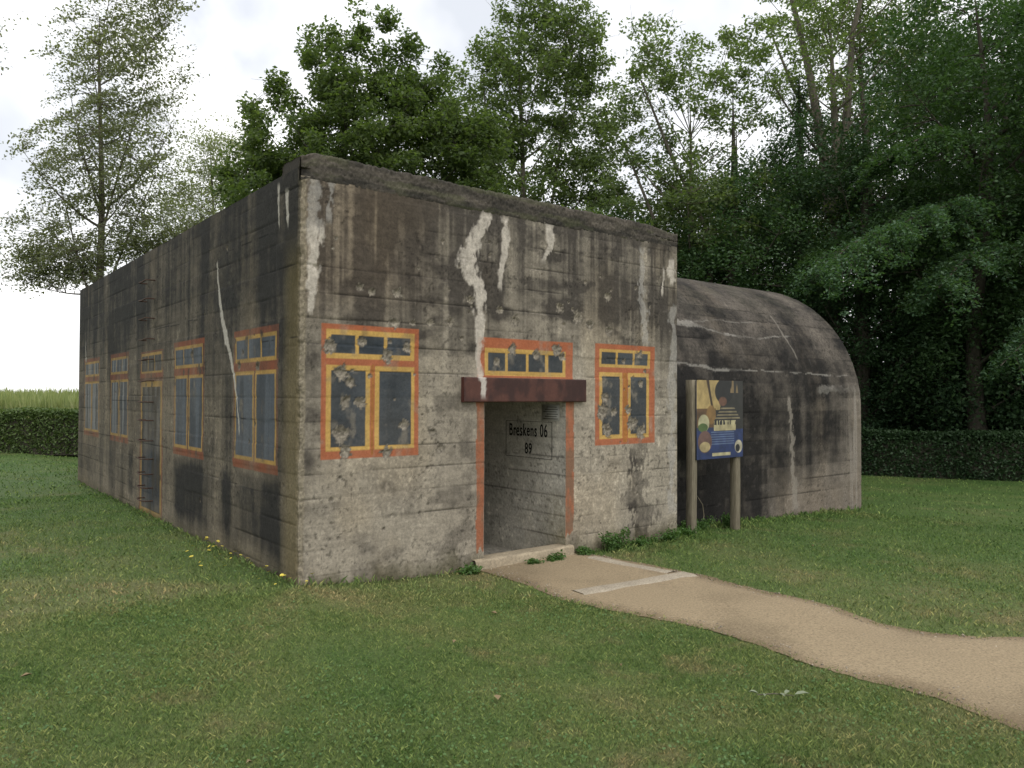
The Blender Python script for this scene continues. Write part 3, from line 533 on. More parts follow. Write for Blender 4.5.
A2 = [(5.9, 2.22, 2), (6.147, 2.213, 2), (6.675, 2.182, 3.5), (7.025, 2.127, 4), (7.62, 2.126, 2.5), (8.522, 2.148, 1.5), (9.343, 2.15, 2.5), (10.425, 2.118, 1.2), (11.437, 2.1, 1)]
A3 = [(9.9, 1.86, 5), (11.336, 1.846, 6)]
A4 = [(8.957, 1.691, 3), (9.0, 1.149, 5), (9.058, 0.47, 6), (9.147, -0.181, 12)]
A5 = [(9.444, 3.36, 2), (9.384, 2.876, 2.5), (9.485, 2.414, 2)]
upm = ss(1.3, 3.0, Sv)
D = 0.92 - 0.14 * upm - 0.12 * ss(2.6, 4.5, Sv) + 0.8 * (fbm(U * 1.2, Sv * 0.5, 201) - 0.5) + (1 - upm) * 0.9 * (fbm(U * 5, Sv * 0.4, 202) - 0.5) + 0.4 * (fbm(U * 1.5, Sv * 4, 203) - 0.5)
D -= 0.75 * ss(0.75, -0.25, Sv + 0.25 * (8.5 - U) * 0.6 + 0.5 * (fbm(U * 2, Sv, 204) - 0.5)) * ss(7.6, 9.0, U) + 0.45 * ss(10.5, 11.3, U) * ss(2.1, 1.6, Sv) + 0.25 * ss(9.0, 10.8, U) * ss(2.1, 1.5, Sv)
D += 0.25 * ss(8.2, 7.0, U) * ss(2.6, 1.9, Sv)
c, line = paint_concrete(U, Sv, D, 200, S2L(132, 123, 112), S2L(43, 41, 39))
c *= 1 - (0.35 * ss(0.62, 0.8, vn(U * 30, Sv * 30, 206)) * upm)[..., None]
spk = 0.4 * ss(0.78, 0.86, fbm(U * 16, Sv * 16, 207, 2)); c = mixc(c, S2L(130, 125, 117), 0.35 * spk)
for p, k, sc in ((A1, 0.50, 0.013), (A1b, 0.30, 0.013), (A2, 0.48, 0.012), (A3, 0.28, 0.022)): c = mixc(c, S2L(176, 171, 162), k * hrun(U, Sv, p, sc, 210) * (0.25 + 0.75 * ss(0.35, 0.6, fbm(U * 3.2, Sv * 3, 211) + 0.35 * ss(7.2, 6.4, U))))
c = mixc(c, S2L(158, 150, 138), 0.65 * streak(U, Sv, A4, 0.022, 212, 1.4)); c = mixc(c, S2L(150, 144, 134), 0.5 * streak(U, Sv, A5, 0.022, 213, 0.6))
vs = ss(0.55, 0.72, fbm(U * 14, Sv * 0.5, 215)) * ss(10.6, 11.1, U) * ss(2.0, 1.7, Sv); c = mixc(c, S2L(160, 152, 142), 0.6 * vs)
c = mixc(c, S2L(84, 84, 62), 0.22 * ss(2.6, 4.6, Sv) * ss(0.4, 0.7, fbm(U * 3, Sv * 3, 216)))
dsp = -0.006 * line + 0.014 * (fbm(U * 2.5, Sv * 6, 217) - 0.5) + 0.006 * (fbm(U * 20, Sv * 20, 218) - 0.5) + 0.012 * hrun(U, Sv, A3, 0.03, 219) - 0.05 * ss(AX1 - 0.06, AX1, U)
V = np.stack([U, Yc + dsp * NY, Zc + dsp * NZ], -1)
mesh_np('vault_wall', V.reshape(-1, 3), grid(len(ux), len(sv)), M_con, annex, col=c.reshape(-1, 3), smooth=True)
# end wall, as a grid of columns under the arch
ym = np.linspace(-1, 1, 60); ymm = YF + RC + (RC - 0.05) * np.sin(ym * math.pi / 2); top = ZC + np.sqrt(np.maximum((RC - 0.05) ** 2 - (ymm - YF - RC) ** 2, 0)); kk = np.linspace(0, 1, 40)
YY = np.repeat(ymm[:, None], 40, 1); ZZ = -0.7 + (top[:, None] + 0.7) * kk[None]
c, l = paint_concrete(YY, ZZ, 0.7 + 0.8 * (fbm(YY * 3, ZZ * 0.5, 221) - 0.5), 220, S2L(140, 130, 116), S2L(52, 50, 46))
mesh_np('end_wall', np.stack([0 * YY + AX1, YY, ZZ], -1).reshape(-1, 3), grid(60, 40), M_con, annex, col=c.reshape(-1, 3))

# ---------------------------------------------------------------- information board on two posts
sign = empty('information_board', (6.17, 0.07, -0.17), 'blue and tan information board on two weathered wooden posts in front of the vault', 'sign')
for x in (5.66, 6.655):
    mb = MB(); n = 14; zz = np.linspace(-0.45, 1.935 if x < 6 else 1.90, n); h = 0.056
    ring = np.array([(-h, -h + 0.006), (-h + 0.006, -h), (h - 0.006, -h), (h, -h + 0.006), (h, h - 0.006), (h - 0.006, h), (-h + 0.006, h), (-h, h - 0.006)])
    if x > 6: ring = ring * 1.0
    V = np.zeros((n, 8, 3)); V[..., :2] = ring[None] * 0.95; V[..., 0] += x + (0.006 * np.sin(zz * 3 + x))[:, None]; V[..., 1] += 0.066; V[..., 2] = zz[:, None]
    i = np.arange(n - 1)[:, None] * 8; j = np.arange(8)[None]; j2 = (j + 1) % 8
    mb.add(V.reshape(-1, 3), np.stack([i + j, i + j2, i + 8 + j2, i + 8 + j], -1).reshape(-1, 4)); e = (n - 1) * 8
    mb.F.append(np.array([(e, e + 1, e + 2, e + 7), (e + 2, e + 3, e + 6, e + 7), (e + 3, e + 4, e + 5, e + 6)])); mb.build('post', M_wood, sign)
nx_, nz_ = 170, 200; px = np.linspace(0, 1, nx_); pz = np.linspace(0, 1, nz_); A, B = np.meshgrid(px, pz, indexing='ij')     # A left-right, B bottom-top
c = np.broadcast_to(S2L(52, 50, 46), A.shape + (3,)).copy()
c = mixc(c, S2L(198, 172, 112), ((A < 0.44 + 0.06 * vn(B * 9, 2, 1)) & (B > 0.62)) * 1.0)
c = mixc(c, S2L(96, 70, 44), ss(0.02, 0.0, np.abs(A - 0.22 - 0.32 * (1 - B)) - 0.012) * (B > 0.52)); c = mixc(c, S2L(60, 46, 34), ss(0.02, 0.0, np.abs(A - 0.24 - 0.22 * (1 - B)) - 0.006) * (B > 0.6))
c = mixc(c, S2L(112, 84, 54), ((B < 0.64) & (A < 0.40)) * 1.0); c = mixc(c, S2L(150, 116, 66), ss(1.1, 0.9, np.hypot((A - 0.30) / 0.10, (B - 0.56) / 0.12)))
c = mixc(c, S2L(34, 33, 33), ss(1.05, 0.95, np.hypot((A - 0.58) / 0.20, (B - 0.86) / 0.16)))
c = mixc(c, S2L(120, 84, 66), ss(1.1, 0.85, np.hypot((A - 0.55) / 0.09, (B - 0.73) / 0.06)))
c = mixc(c, S2L(168, 142, 100), ss(0.6, 0.75, vn(A * 22, B * 5, 4)) * (A > 0.72) * (A < 0.95) * (B > 0.84) * 0.7)
sh = (np.abs(A - 0.66) < 0.14 + 0.9 * (0.66 - B)) & (B < 0.655) & (B > 0.48); c[sh] = np.where((np.sin(B[sh] * 150) > 0.1)[:, None], S2L(150, 138, 108), S2L(44, 42, 42))
c[B < 0.37] = S2L(40, 60, 112); c[(B > 0.36) & (B < 0.40) & (A < 0.55)] = S2L(44, 56, 88)
c[(B < 0.36) & (B > 0.17) & (np.abs(A - 0.55) < 0.25) & (np.sin(B * 210) > 0.2)] = S2L(104, 122, 158)
c = mixc(c, S2L(208, 196, 150), ((np.abs(A - 0.60) < 0.24) & (B > 0.355) & (B < 0.44)) * 1.0)
tx = (np.abs(A - 0.6) < 0.235) & (B > 0.43) & (B < 0.485); c[tx] = np.where((vn(A[tx] * 42, B[tx] * 3, 9) > 0.5)[:, None], S2L(214, 204, 160), S2L(36, 36, 40))
c = mixc(c, S2L(206, 200, 158), ss(1.05, 0.95, np.hypot((A - 0.145) / 0.115, (B - 0.455) / 0.11))); c = mixc(c, S2L(92, 116, 62), ss(1.05, 0.95, np.hypot((A - 0.13) / 0.10, (B - 0.40) / 0.055)))
c = mixc(c, S2L(122, 92, 84), ss(1.05, 0.95, np.hypot((A - 0.17) / 0.145, (B - 0.22) / 0.14))); c = mixc(c, S2L(206, 186, 136), ss(1.05, 0.95, np.hypot((A - 0.17) / 0.11, (B - 0.155) / 0.065)))
c = mixc(c, S2L(214, 206, 180), ss(1.05, 0.95, np.hypot((A - 0.90) / 0.085, (B - 0.14) / 0.085))); c = mixc(c, S2L(36, 36, 40), ss(1.05, 0.95, np.hypot((A - 0.88) / 0.05, (B - 0.12) / 0.05)))
c = mixc(c, S2L(214, 204, 160), ((np.abs(A - 0.52) < 0.2) & (B > 0.035) & (B < 0.075)) * 1.0)
X0, X1, Z0, Z1 = 5.675, 6.735, 0.845, 1.935
c = (c * (0.45 + 0.9 * fbm(A * 14, B * 14, 12))[..., None]) * 0.78 + 0.010
V = np.stack([X0 + A * (X1 - X0), 0 * A - 0.012, Z0 + B * (Z1 - Z0)], -1)
pn = mesh_np('panel', V.reshape(-1, 3), grid(nx_, nz_), M_print, sign, col=c.reshape(-1, 3))
mb = MB(); mb.box((X0, -0.009, Z0), (X1, 0.006, Z1)); M_dk, _, _b = newmat('panel_backing', 0.6, 0.3); _b.inputs['Base Color'].default_value = (0.05, 0.055, 0.07, 1); mb.build('panel_backing', M_dk, sign)

# ---------------------------------------------------------------- foliage builders
def leaves(C, rad, n, size, rng, flat=0.75, along=None, upb=0.5, asp=0.55):
    """n leaf faces round each clump centre: rhombic, each its own island"""
    m = len(C) * n; ci = np.repeat(np.arange(len(C)), n); rad = np.broadcast_to(rad, (len(C),))
    P = rng.normal(size=(m, 3)); P *= (rng.random((m, 1)) ** 0.5) / (np.linalg.norm(P, axis=1)[:, None] + 1e-6) * 1.25; P[:, 2] *= flat
    if along is not None: P += along * (P @ along)[:, None] * 2.4
    P = C[ci] + P * rad[ci][:, None]
    nr = rng.normal(size=(m, 3)); nr[:, 2] = np.abs(nr[:, 2]) + upb; nr /= np.linalg.norm(nr, axis=1)[:, None]
    a = np.cross(nr, rng.normal(size=(m, 3))); a /= np.linalg.norm(a, axis=1)[:, None] + 1e-9; b = np.cross(nr, a)
    l = (size * (0.6 + 0.8 * rng.random(m)))[:, None]
    V = np.stack([P - a * l * 0.5, P + b * l * asp * 0.5 + nr * l * 0.06, P + a * l * 0.5, P - b * l * asp * 0.5 + nr * l * 0.06], 1).reshape(-1, 3)
    return V, np.arange(m * 4).reshape(-1, 4)
YAW = math.atan2(-0.62555, 0.78017)         # trees are laid out facing the viewer's side of the site
def tree(name, label, loc, seed, H, r0, blobs, nper, lsize, crad, mleaf, mbark=None, group=None, cat='tree', nlimb=12, wind=None, flat=0.75, spread=0.0, shell=0.55, forks=None, rz=None, twigs=True, zmin=0.2, upb=0.5, zlo=None):
    """tapered trunk, limbs to the far clumps, branches from the limbs to every clump, leaves round each clump"""
    rng = np.random.default_rng(seed); C = []
    for (cx, cy, cz, rx, ry, rzz, nc) in blobs:
        d = rng.normal(size=(nc, 3)); d /= np.linalg.norm(d, axis=1)[:, None]; k = (shell ** 3 + (1 - shell ** 3) * rng.random((nc, 1))) ** (1 / 3); k *= 0.80 + 0.3 * rng.random((nc, 1))
        C.append(np.array([cx, cy, cz]) + d * k * np.array([rx, ry, rzz]))
    C = np.concatenate(C); C = C[C[:, 2] > zmin]
    mb = MB(); tz = np.linspace(-0.3, H, 16); ax = rng.normal(size=2) * 0.16
    TP = np.c_[ax[0] * np.sin(tz * 0.5) + spread * (tz / H) ** 2, ax[1] * np.sin(tz * 0.43 + 1), tz]
    TR = r0 * (1 - np.clip(tz / H, 0, 1)) ** 0.8 + 0.012; TR[0] *= 1.5; TR[1] *= 1.12
    mb.tube(TP, TR, 10)
    def bez(a, b, c, n=7):
        t = np.linspace(0, 1, n)[:, None]; return (1 - t) ** 2 * a + 2 * t * (1 - t) * b + t * t * c
    def attach(c, k):
        h = np.hypot(c[0], c[1]); z = np.clip(c[2] - k * h - 0.3, H * 0.12 if zlo is None else zlo, H * 0.93); q = np.interp(z, tz, np.arange(16)); i = int(q)
        i = min(i, 14); f = q - i; return TP[i] * (1 - f) + TP[i + 1] * f, TR[i] * (1 - f) + TR[i + 1] * f
    # limbs: farthest-point picks
    idx = [int(np.argmax(C[:, 2]))]; dm = np.linalg.norm(C - C[idx[0]], axis=1)
    for _ in range(min(nlimb, len(C)) - 1): k = int(np.argmax(dm)); idx.append(k); dm = np.minimum(dm, np.linalg.norm(C - C[k], axis=1))
    LP = []; LRr = []
    for k in idx:
        a, ra = attach(C[k], 0.9); mid = a * 0.5 + C[k] * 0.5 + np.array([0, 0, -0.12 * np.linalg.norm(C[k] - a)]) + rng.normal(size=3) * 0.15
        P = bez(a, mid, C[k], 9); rr = np.linspace(min(ra * 0.5, 0.012 + 0.012 * np.linalg.norm(C[k] - a)), 0.007, 9); mb.tube(P, rr, 6); LP.append(P[2:]); LRr.append(rr[2:])
    LPa = np.concatenate(LP + [TP[5:]]); LRa = np.concatenate(LRr + [TR[5:]])
    for k in range(len(C)):
        if k in idx: continue
        d = np.linalg.norm(LPa - C[k], axis=1) + 0.6 * np.maximum(LPa[:, 2] - C[k, 2], 0); j = int(np.argmin(d)); a = LPa[j]
        mid = (a + C[k]) / 2 + rng.normal(size=3) * 0.1 * d[j] + np.array([0, 0, 0.05 * d[j]])
        mb.tube(bez(a, mid, C[k], 5), np.linspace(min(LRa[j] * 0.7, 0.018), 0.005, 5), 4)
    if twigs:
        for k in range(len(C)):
            for _ in range(2):
                e = C[k] + rng.normal(size=3) * crad * np.array([0.8, 0.8, 0.6]); mb.tube(bez(C[k], (C[k] + e) / 2 + rng.normal(size=3) * 0.05, e, 3), [0.006, 0.005, 0.003], 3)
    if forks:
        for pts, ra, rb in forks: mb.tube(np.array(pts, float), np.linspace(ra, rb, len(pts)), 8)
    root = empty(name, loc, label, cat, group, rz=YAW if rz is None else rz)
    mb.build('trunk', mbark or M_barkd, root, smooth=True)
    cr_ = crad * (0.7 + 0.6 * rng.random(len(C)))
    V, F = leaves(C, cr_, nper, lsize, rng, flat, wind, upb)
    mesh_np('crown', V, F, mleaf, root)
    return root
ML_dark = leaf_mat('leaf_dark', (0.034, 0.072, 0.030), (0.072, 0.130, 0.050), (0.10, 0.16, 0.06), 0.35)
ML_wood = leaf_mat('leaf_wood', (0.027, 0.060, 0.028), (0.060, 0.112, 0.048), None, 0.3)
ML_maple = leaf_mat('leaf_maple', (0.068, 0.105, 0.042), (0.130, 0.175, 0.068), (0.16, 0.20, 0.08), 0.5)
ML_light = leaf_mat('leaf_light', (0.100, 0.140, 0.064), (0.170, 0.220, 0.105), (0.21, 0.26, 0.13), 0.5)
ML_pop = leaf_mat('leaf_poplar', (0.13, 0.14, 0.11), (0.22, 0.235, 0.165), (0.32, 0.33, 0.27), 0.5, 0.5)
ML_pale = leaf_mat('leaf_pale', (0.18, 0.20, 0.14), (0.28, 0.30, 0.22), None, 0.5)
ML_drop = leaf_mat('leaf_ash', (0.050, 0.105, 0.055), (0.100, 0.170, 0.088), None, 0.4)

# ---------------------------------------------------------------- trees behind the bunkers
wind = np.array([0.87, 0.0, 0.49])
tree('poplar_tree', 'tall sparse windblown tree with straight trunk behind the far end of the side wall', (3.3, 26.95, 0), 1, 16.5, 0.19,
     [(-1.0, 0, 8.0, 2.6, 2.2, 2.2, 120), (-2.0, 0, 6.9, 1.6, 1.2, 1.0, 60), (2.4, 0, 8.6, 1.9, 1.6, 1.9, 80), (1.0, 0, 7.0, 2.0, 1.6, 1.2, 44), (0.1, 0, 11.2, 3.2, 2.4, 2.4, 190), (0.7, 0, 14.6, 2.7, 2.0, 2.6, 150), (1.3, 0, 17.8, 1.9, 1.6, 2.6, 80)], 66, 0.12, 0.27, ML_pop, M_bark, nlimb=18, wind=wind, flat=0.6, shell=0.2, zlo=5.7,
     forks=[([(0, 0, 4.5), (-0.8, 0, 7), (-1.6, 0, 10.2)], 0.06, 0.015), ([(0, 0, 5.0), (1.0, 0, 7.6), (2.2, 0, 10.4)], 0.06, 0.015), ([(0.1, 0, 8), (0.9, 0, 11), (1.8, 0, 14)], 0.05, 0.012), ([(0.1, 0, 8.5), (-0.6, 0, 11), (-1.2, 0, 13.5)], 0.05, 0.012)])
tree('poplar_tree', 'windblown tree at the left edge with only its branch tips in view', (-2.45, 28.95, 0), 2, 18, 0.2,
     [(0, 0, 12, 2.4, 2.2, 2.4, 70), (0.4, 0, 15, 2.3, 2.0, 3.0, 90)], 80, 0.115, 0.36, ML_pop, M_bark, nlimb=12, wind=wind, flat=0.55, shell=0.25)
tree('poplar_tree', 'pale thin leaved tree far off left of the dark rounded tree', (9.3, 32.5, 0), 3, 14, 0.14,
     [(-0.9, 0, 9.0, 2.6, 2, 2.2, 90), (-0.4, 0, 11.5, 2.4, 2, 2.4, 90), (0.9, 0, 13.4, 2.2, 1.6, 1.9, 80)], 85, 0.12, 0.42, ML_pale, M_bark, nlimb=30, wind=np.array([0.9, 0, -0.4]), flat=0.55, shell=0.3)
tree('maple_tree', 'dense dark green rounded tree directly above the near corner of the square bunker', (8.12, 15.4, -0.2), 4, 11, 0.16,
     [(-0.6, 0, 8.2, 2.9, 2.4, 2.6, 190), (0.9, 0, 10.0, 2.5, 2.2, 2.4, 150), (-2.1, 0, 7.4, 1.7, 1.8, 1.9, 80), (2.5, 0.2, 8.6, 2.1, 2.0, 2.4, 110), (0.2, 0, 11.9, 2.3, 1.3, 1.1, 56), (-2.0, 0, 9.9, 1.5, 1.2, 1.5, 46), (2.7, 0, 10.8, 1.4, 1.2, 1.3, 40), (4.0, 0, 8.8, 1.2, 1.2, 2.2, 50), (-3.0, 0, 8.6, 0.9, 1.0, 1.5, 26), (0.2, 0, 5.4, 3.4, 2.2, 2.0, 100)]
     + [(a, 0, b, 0.16, 0.16, 0.7, 5) for a, b in ((-3.0, 10.6), (-2.3, 11.6), (-1.2, 12.9), (-0.5, 13.3), (0.4, 13.6), (1.2, 13.3), (2.0, 12.8), (2.9, 12.0))], 125, 0.135, 0.36, ML_maple, M_barkd, nlimb=40,
     forks=[([(0, 0, 0), (-0.5, 0.1, 3), (-1.2, 0, 6), (-1.9, 0, 9)], 0.12, 0.03), ([(0, 0, 0), (0.5, 0.1, 3), (1.3, 0, 6), (2.2, 0, 9.4)], 0.12, 0.03)])
tree('birch_tree', 'tall lighter green loose tree rising behind the middle of the square bunker roof', (14.92, 15.07, -0.4), 5, 16.5, 0.17,
     [(0.0, 0, 10.0, 2.6, 2.0, 2.6, 130), (0.7, 0, 14.0, 2.6, 2.0, 2.8, 160), (-1.4, 0, 12.6, 1.8, 1.8, 2.4, 80), (0.8, 0, 17.3, 2.0, 1.6, 2.2, 70), (2.3, 0, 11.4, 1.5, 1.4, 2.4, 70), (-2.4, 0, 10.2, 1.3, 1.4, 2.4, 60), (-0.5, 0, 7, 2.4, 1.8, 1.8, 70), (2.0, 0, 14.8, 1.3, 1.2, 1.8, 40)], 92, 0.135, 0.38, ML_light, M_bark, nlimb=40, shell=0.3,
     forks=[([(0, 0, 0), (-0.5, 0.1, 5), (-1.1, 0, 10), (-1.4, 0, 14)], 0.11, 0.02), ([(0, 0, 0), (0.4, 0.1, 5), (1.2, 0, 9.5), (1.9, 0, 15)], 0.11, 0.02)])
tree('hawthorn_tree', 'low leafy green tree peeping over the bunker roof below the tall loose tree', (12.3, 10.2, -0.35), 6, 6.5, 0.12,
     [(0, 0, 5.7, 2.4, 1.8, 2.0, 130), (1.6, 0, 5.6, 1.7, 1.4, 1.7, 70), (-1.5, 0, 5.9, 1.5, 1.4, 1.6, 60)], 150, 0.115, 0.34, ML_maple, M_barkd, nlimb=20)
tree('ash_tree', 'open branched light tree with sky between its limbs right of the roof corner', (17.34, 9.29, -0.43), 7, 11.5, 0.17,
     [(-0.4, 0, 11.4, 2.7, 2.0, 2.5, 75), (0.7, 0, 8.4, 2.3, 2.0, 2.2, 60), (-1.9, 0, 8.6, 1.7, 1.6, 2.6, 46), (1.6, 0, 12.6, 1.8, 1.6, 2.0, 40), (-1.2, 0, 13.4, 1.4, 1.2, 1.4, 22)], 92, 0.125, 0.36, ML_light, M_bark, nlimb=34, shell=0.4,
     forks=[([(0, 0, 2), (0.7, 0, 5), (0.6, 0, 7.5), (-0.6, 0, 10), (-1.6, 0, 12.5)], 0.13, 0.03), ([(0, 0, 3), (-0.8, 0, 5.5), (-1.2, 0, 8), (-2.2, 0, 10.5)], 0.11, 0.03)])
tree('holly_tree', 'dark evergreen bush under the open branched tree beside the roof corner', (16.4, 9.8, -0.43), 27, 6.5, 0.12,
     [(0, 0, 4.2, 2.6, 1.8, 2.4, 110), (1.6, 0, 5.6, 1.9, 1.6, 2.0, 80), (-1.6, 0, 6.4, 1.6, 1.2, 1.6, 50)], 150, 0.115, 0.40, ML_dark, M_barkd, nlimb=16)
tree('ash_tree', 'tall thick trunked tree with forking limbs above the vaulted bunker', (22.93, 7.37, -0.43), 8, 15.5, 0.36,
     [(-1.0, 0, 13.6, 3.2, 2.5, 2.2, 40), (0.6, 0, 17.0, 3.8, 3.0, 2.8, 80), (0, 0.9, 8.5, 3.2, 2.0, 1.8, 80)], 105, 0.13, 0.42, ML_light, M_bark, nlimb=24, shell=0.4,
     forks=[([(-0.1, 0, 8.5), (-0.4, 0, 11.0), (-0.9, 0.1, 14), (-1.6, 0.1, 17)], 0.24, 0.07), ([(0.0, 0, 10), (0.5, 0.1, 12), (0.7, 0.1, 15), (1.4, 0.1, 18)], 0.18, 0.06), ([(-0.5, 0, 11.8), (-1.4, 0, 13), (-2.2, 0, 15)], 0.09, 0.03)])
tree('ash_tree', 'second tall pale trunked tree just right of the thick forking one', (25.72, 7.69, -0.43), 9, 17, 0.30,
     [(0.6, 0.5, 14.2, 3.0, 2.2, 2.4, 50), (0.6, 0, 17.6, 3.6, 3.0, 2.6, 70), (0.5, 0.6, 9.5, 3.2, 2.2, 2.2, 90)], 105, 0.13, 0.42, ML_light, M_bark, nlimb=24, shell=0.4)
tree('sycamore_tree', 'mid green full tree farther back between the roof corner and the vaulted bunker', (19.6, 12.4, -0.43), 28, 9, 0.18,
     [(-0.4, 0, 6.6, 3.0, 2.2, 2.6, 120), (1.8, 0, 8.6, 2.2, 1.8, 2.0, 70), (-2.6, 0, 9.2, 1.6, 1.4, 1.6, 44), (0, 0, 3.6, 3.0, 2.0, 2.2, 70)], 105, 0.13, 0.42, ML_maple, M_barkd, nlimb=18)
# ivy-covered stem: leaves hug a broken trunk
zz_ = np.arange(0.6, 12.9, 0.30)
tree('ivy_tree', 'broken dark trunk wrapped in ivy left of the thick forking tree', (21.05, 7.59, -0.43), 10, 13.2, 0.26,
     [(0.0, 0, z, 0.30 * (1 - z / 22), 0.30 * (1 - z / 22), 0.25, 3) for z in zz_] + [(0.7, 0, 10.4 + 0.4 * k, 0.2 , 0.2, 0.2, 2) for k in range(4)], 60, 0.09, 0.30, ML_wood, M_barkd, nlimb=3, twigs=False)
# dark wood on the right: each tree its own crown, low skirts
def wood(name, label, loc, seed, blobs, H=12, nper=150, ls=0.12, cr=0.6, mat=ML_wood, **k):
    return tree(name, label, loc, seed, H, 0.25, blobs, nper, ls, cr, mat, M_barkd, nlimb=14, twigs=False, **k)
wd1 = wood('sycamore_tree', 'dark leafy tree directly behind the top of the vaulted bunker', (18.4, 8.4, -0.43), 11, [(0, 0, 6.2, 2.7, 2.4, 3.4, 100), (0.3, 0, 2.9, 2.9, 2.2, 2.6, 80), (1.2, 0, 8.8, 1.8, 1.8, 1.8, 36)], ls=0.11, mat=ML_dark)
wd2 = wood('sycamore_tree', 'dark broad tree behind the right shoulder of the vaulted bunker', (21.5, 5.6, -0.43), 12, [(0, 0, 7.4, 3.2, 2.6, 3.0, 110), (0, 0, 3.4, 3.2, 2.2, 3.0, 100), (-1.6, 0, 9.6, 2.0, 2.0, 1.6, 36)])
wd3 = wood('beech_tree', 'big dark green tree filling the right side with a drooping lighter branch', (21.6, 2.2, -0.43), 13,
           [(0, 0, 11, 3.6, 2.8, 3.6, 130), (0.4, 0, 6.0, 3.6, 2.6, 3.0, 130), (1, 0.6, 3.0, 3.2, 2.0, 2.6, 80)], H=14, mat=ML_dark)
wd4 = wood('beech_tree', 'dark tree at the right edge of the picture with its crown cut off', (22.8, -0.9, -0.43), 14,
           [(0, 0, 10.5, 3.4, 2.8, 4.0, 120), (0, 0, 5.4, 3.6, 2.6, 3.2, 120), (0.2, 0.6, 3.0, 3.2, 2.0, 2.6, 80)], H=14, mat=ML_dark)
# boughs reaching forward over the hedge: a limb, drooping side twigs, leaves strung along them
def bough(parent, P, seed, mat, dens=1.0, span=1.1):
    rng = np.random.default_rng(seed); P = np.array(P, float); n = 40; t = np.linspace(0, 1, n); k = np.linspace(0, 1, len(P))
    Q = np.stack([np.interp(t, k, P[:, a]) for a in range(3)], -1)
    for _ in range(3): Q[1:-1] = (Q[:-2] + 2 * Q[1:-1] + Q[2:]) / 4
    mb = MB(); mb.tube(Q, np.linspace(0.07, 0.012, n), 6); C = []; T = np.gradient(Q, axis=0); T /= np.linalg.norm(T, axis=1)[:, None]
    for m in range(int(46 * dens)):
        u = 0.22 + 0.78 * rng.random() ** 0.8; q = int(u * (n - 1)); L_ = span * (1.15 - 0.55 * u) * (0.5 + 0.7 * rng.random())
        sd = np.cross(T[q], [0, 0, 1.0]); sd /= np.linalg.norm(sd) + 1e-9; sgn = 1 if rng.random() < 0.5 else -1
        d = sd * sgn * (0.6 + 0.5 * rng.random()) + T[q] * (0.3 + 0.7 * rng.random()) + np.array([0, 0, 0.25 * rng.normal() + 0.1]); d /= np.linalg.norm(d)
        w_ = np.linspace(0, 1, 6)[:, None]; Z = Q[q] + d * L_ * w_ - np.array([0, 0, 1.0]) * (0.42 + 0.25 * rng.random()) * L_ * w_ ** 2
        mb.tube(Z, np.linspace(0.010, 0.003, 6), 4); C.append(Z[1:])
    C = np.concatenate(C); b = mb.build('bough', M_barkd, parent, smooth=True)
    V, F = leaves(C, np.full(len(C), 0.17), 26, 0.095, rng, 0.7, None, 0.8, 0.5); mesh_np('bough_leaves', V, F, mat, b)
bough(wd3, [(0, 0, 6.6), (-1.6, -1.0, 6.9), (-3.4, -1.8, 6.7), (-4.8, -2.3, 6.1), (-5.8, -2.6, 5.2)], 41, ML_drop, 1.1, 1.7)
bough(wd3, [(0, 0, 7.2), (-1.2, -1.2, 7.4), (-2.6, -2.0, 7.1), (-3.9, -2.5, 6.4)], 43, ML_drop, 1.0, 1.5)
bough(wd3, [(0, 0, 6.0), (-0.8, -1.6, 6.2), (-1.8, -2.4, 5.8), (-2.8, -2.8, 4.9)], 44, ML_drop, 1.0, 1.4)
bough(wd3, [(0, 0, 6.2), (0.8, -1.6, 6.6), (1.4, -2.5, 6.2), (1.8, -3.0, 5.3)], 45, ML_dark, 1.3)
bough(wd3, [(0, 0, 9.0), (-1.4, -1.2, 9.4), (-2.8, -1.9, 9.0), (-4.0, -2.2, 8.2)], 46, ML_dark, 1.4, 1.3)
bough(wd3, [(0, 0, 9.5), (0.4, -1.8, 9.7), (0.7, -2.8, 9.2), (0.8, -3.4, 8.4)], 47, ML_dark, 1.3, 1.3)
bough(wd4, [(0, 0, 4.6), (-2.0, -1.2, 4.4), (-3.6, -1.9, 3.9), (-4.8, -2.2, 2.9)], 42, ML_drop, 1.2)
bough(wd4, [(0, 0, 7.0), (-1.6, -1.4, 7.4), (-3.0, -2.2, 7.0), (-4.0, -2.6, 6.1)], 48, ML_dark, 1.3)
bough(wd2, [(0, 0, 6.5), (-0.8, -1.2, 6.9), (-1.8, -1.9, 6.7), (-2.6, -2.3, 6.0)], 49, ML_dark, 1.2)
bough(wd2, [(0, 0, 8.2), (0.6, -1.4, 8.6), (1.2, -2.2, 8.3), (1.6, -2.7, 7.5)], 50, ML_dark, 1.2)
# deeper rows, sharing leaf meshes
back = [((33, 5.2, -0.43), wd3, 1.35, 1.0), ((34, 0.8, -0.43), wd3, 1.35, 2.4), ((27.5, 3.6, -0.43), wd3, 1.1, 4.0), ((27, 11, -0.43), wd2, 1.15, 0.6), ((30, 6.5, -0.43), wd4, 1.2, 2.1), ((29, 2.0, -0.43), wd2, 1.2, 3.4), ((33, 9.5, -0.43), wd4, 1.25, 4.4), ((31, -2.0, -0.43), wd2, 1.25, 5.2), ((24.5, 12.5, -0.43), wd1, 1.1, 2.6), ((36, 3, -0.43), wd4, 1.3, 0.4), ((27, -5, -0.43), wd4, 1.0, 1.2), ((30, 14, -0.43), wd2, 1.1, 2.9), ((24.0, 4.2, -0.43), wd1, 0.9, 1.9), ((25.5, 0.6, -0.43), wd1, 0.9, 4.0), ((21.5, 10.6, -0.43), wd1, 0.85, 5.5)]
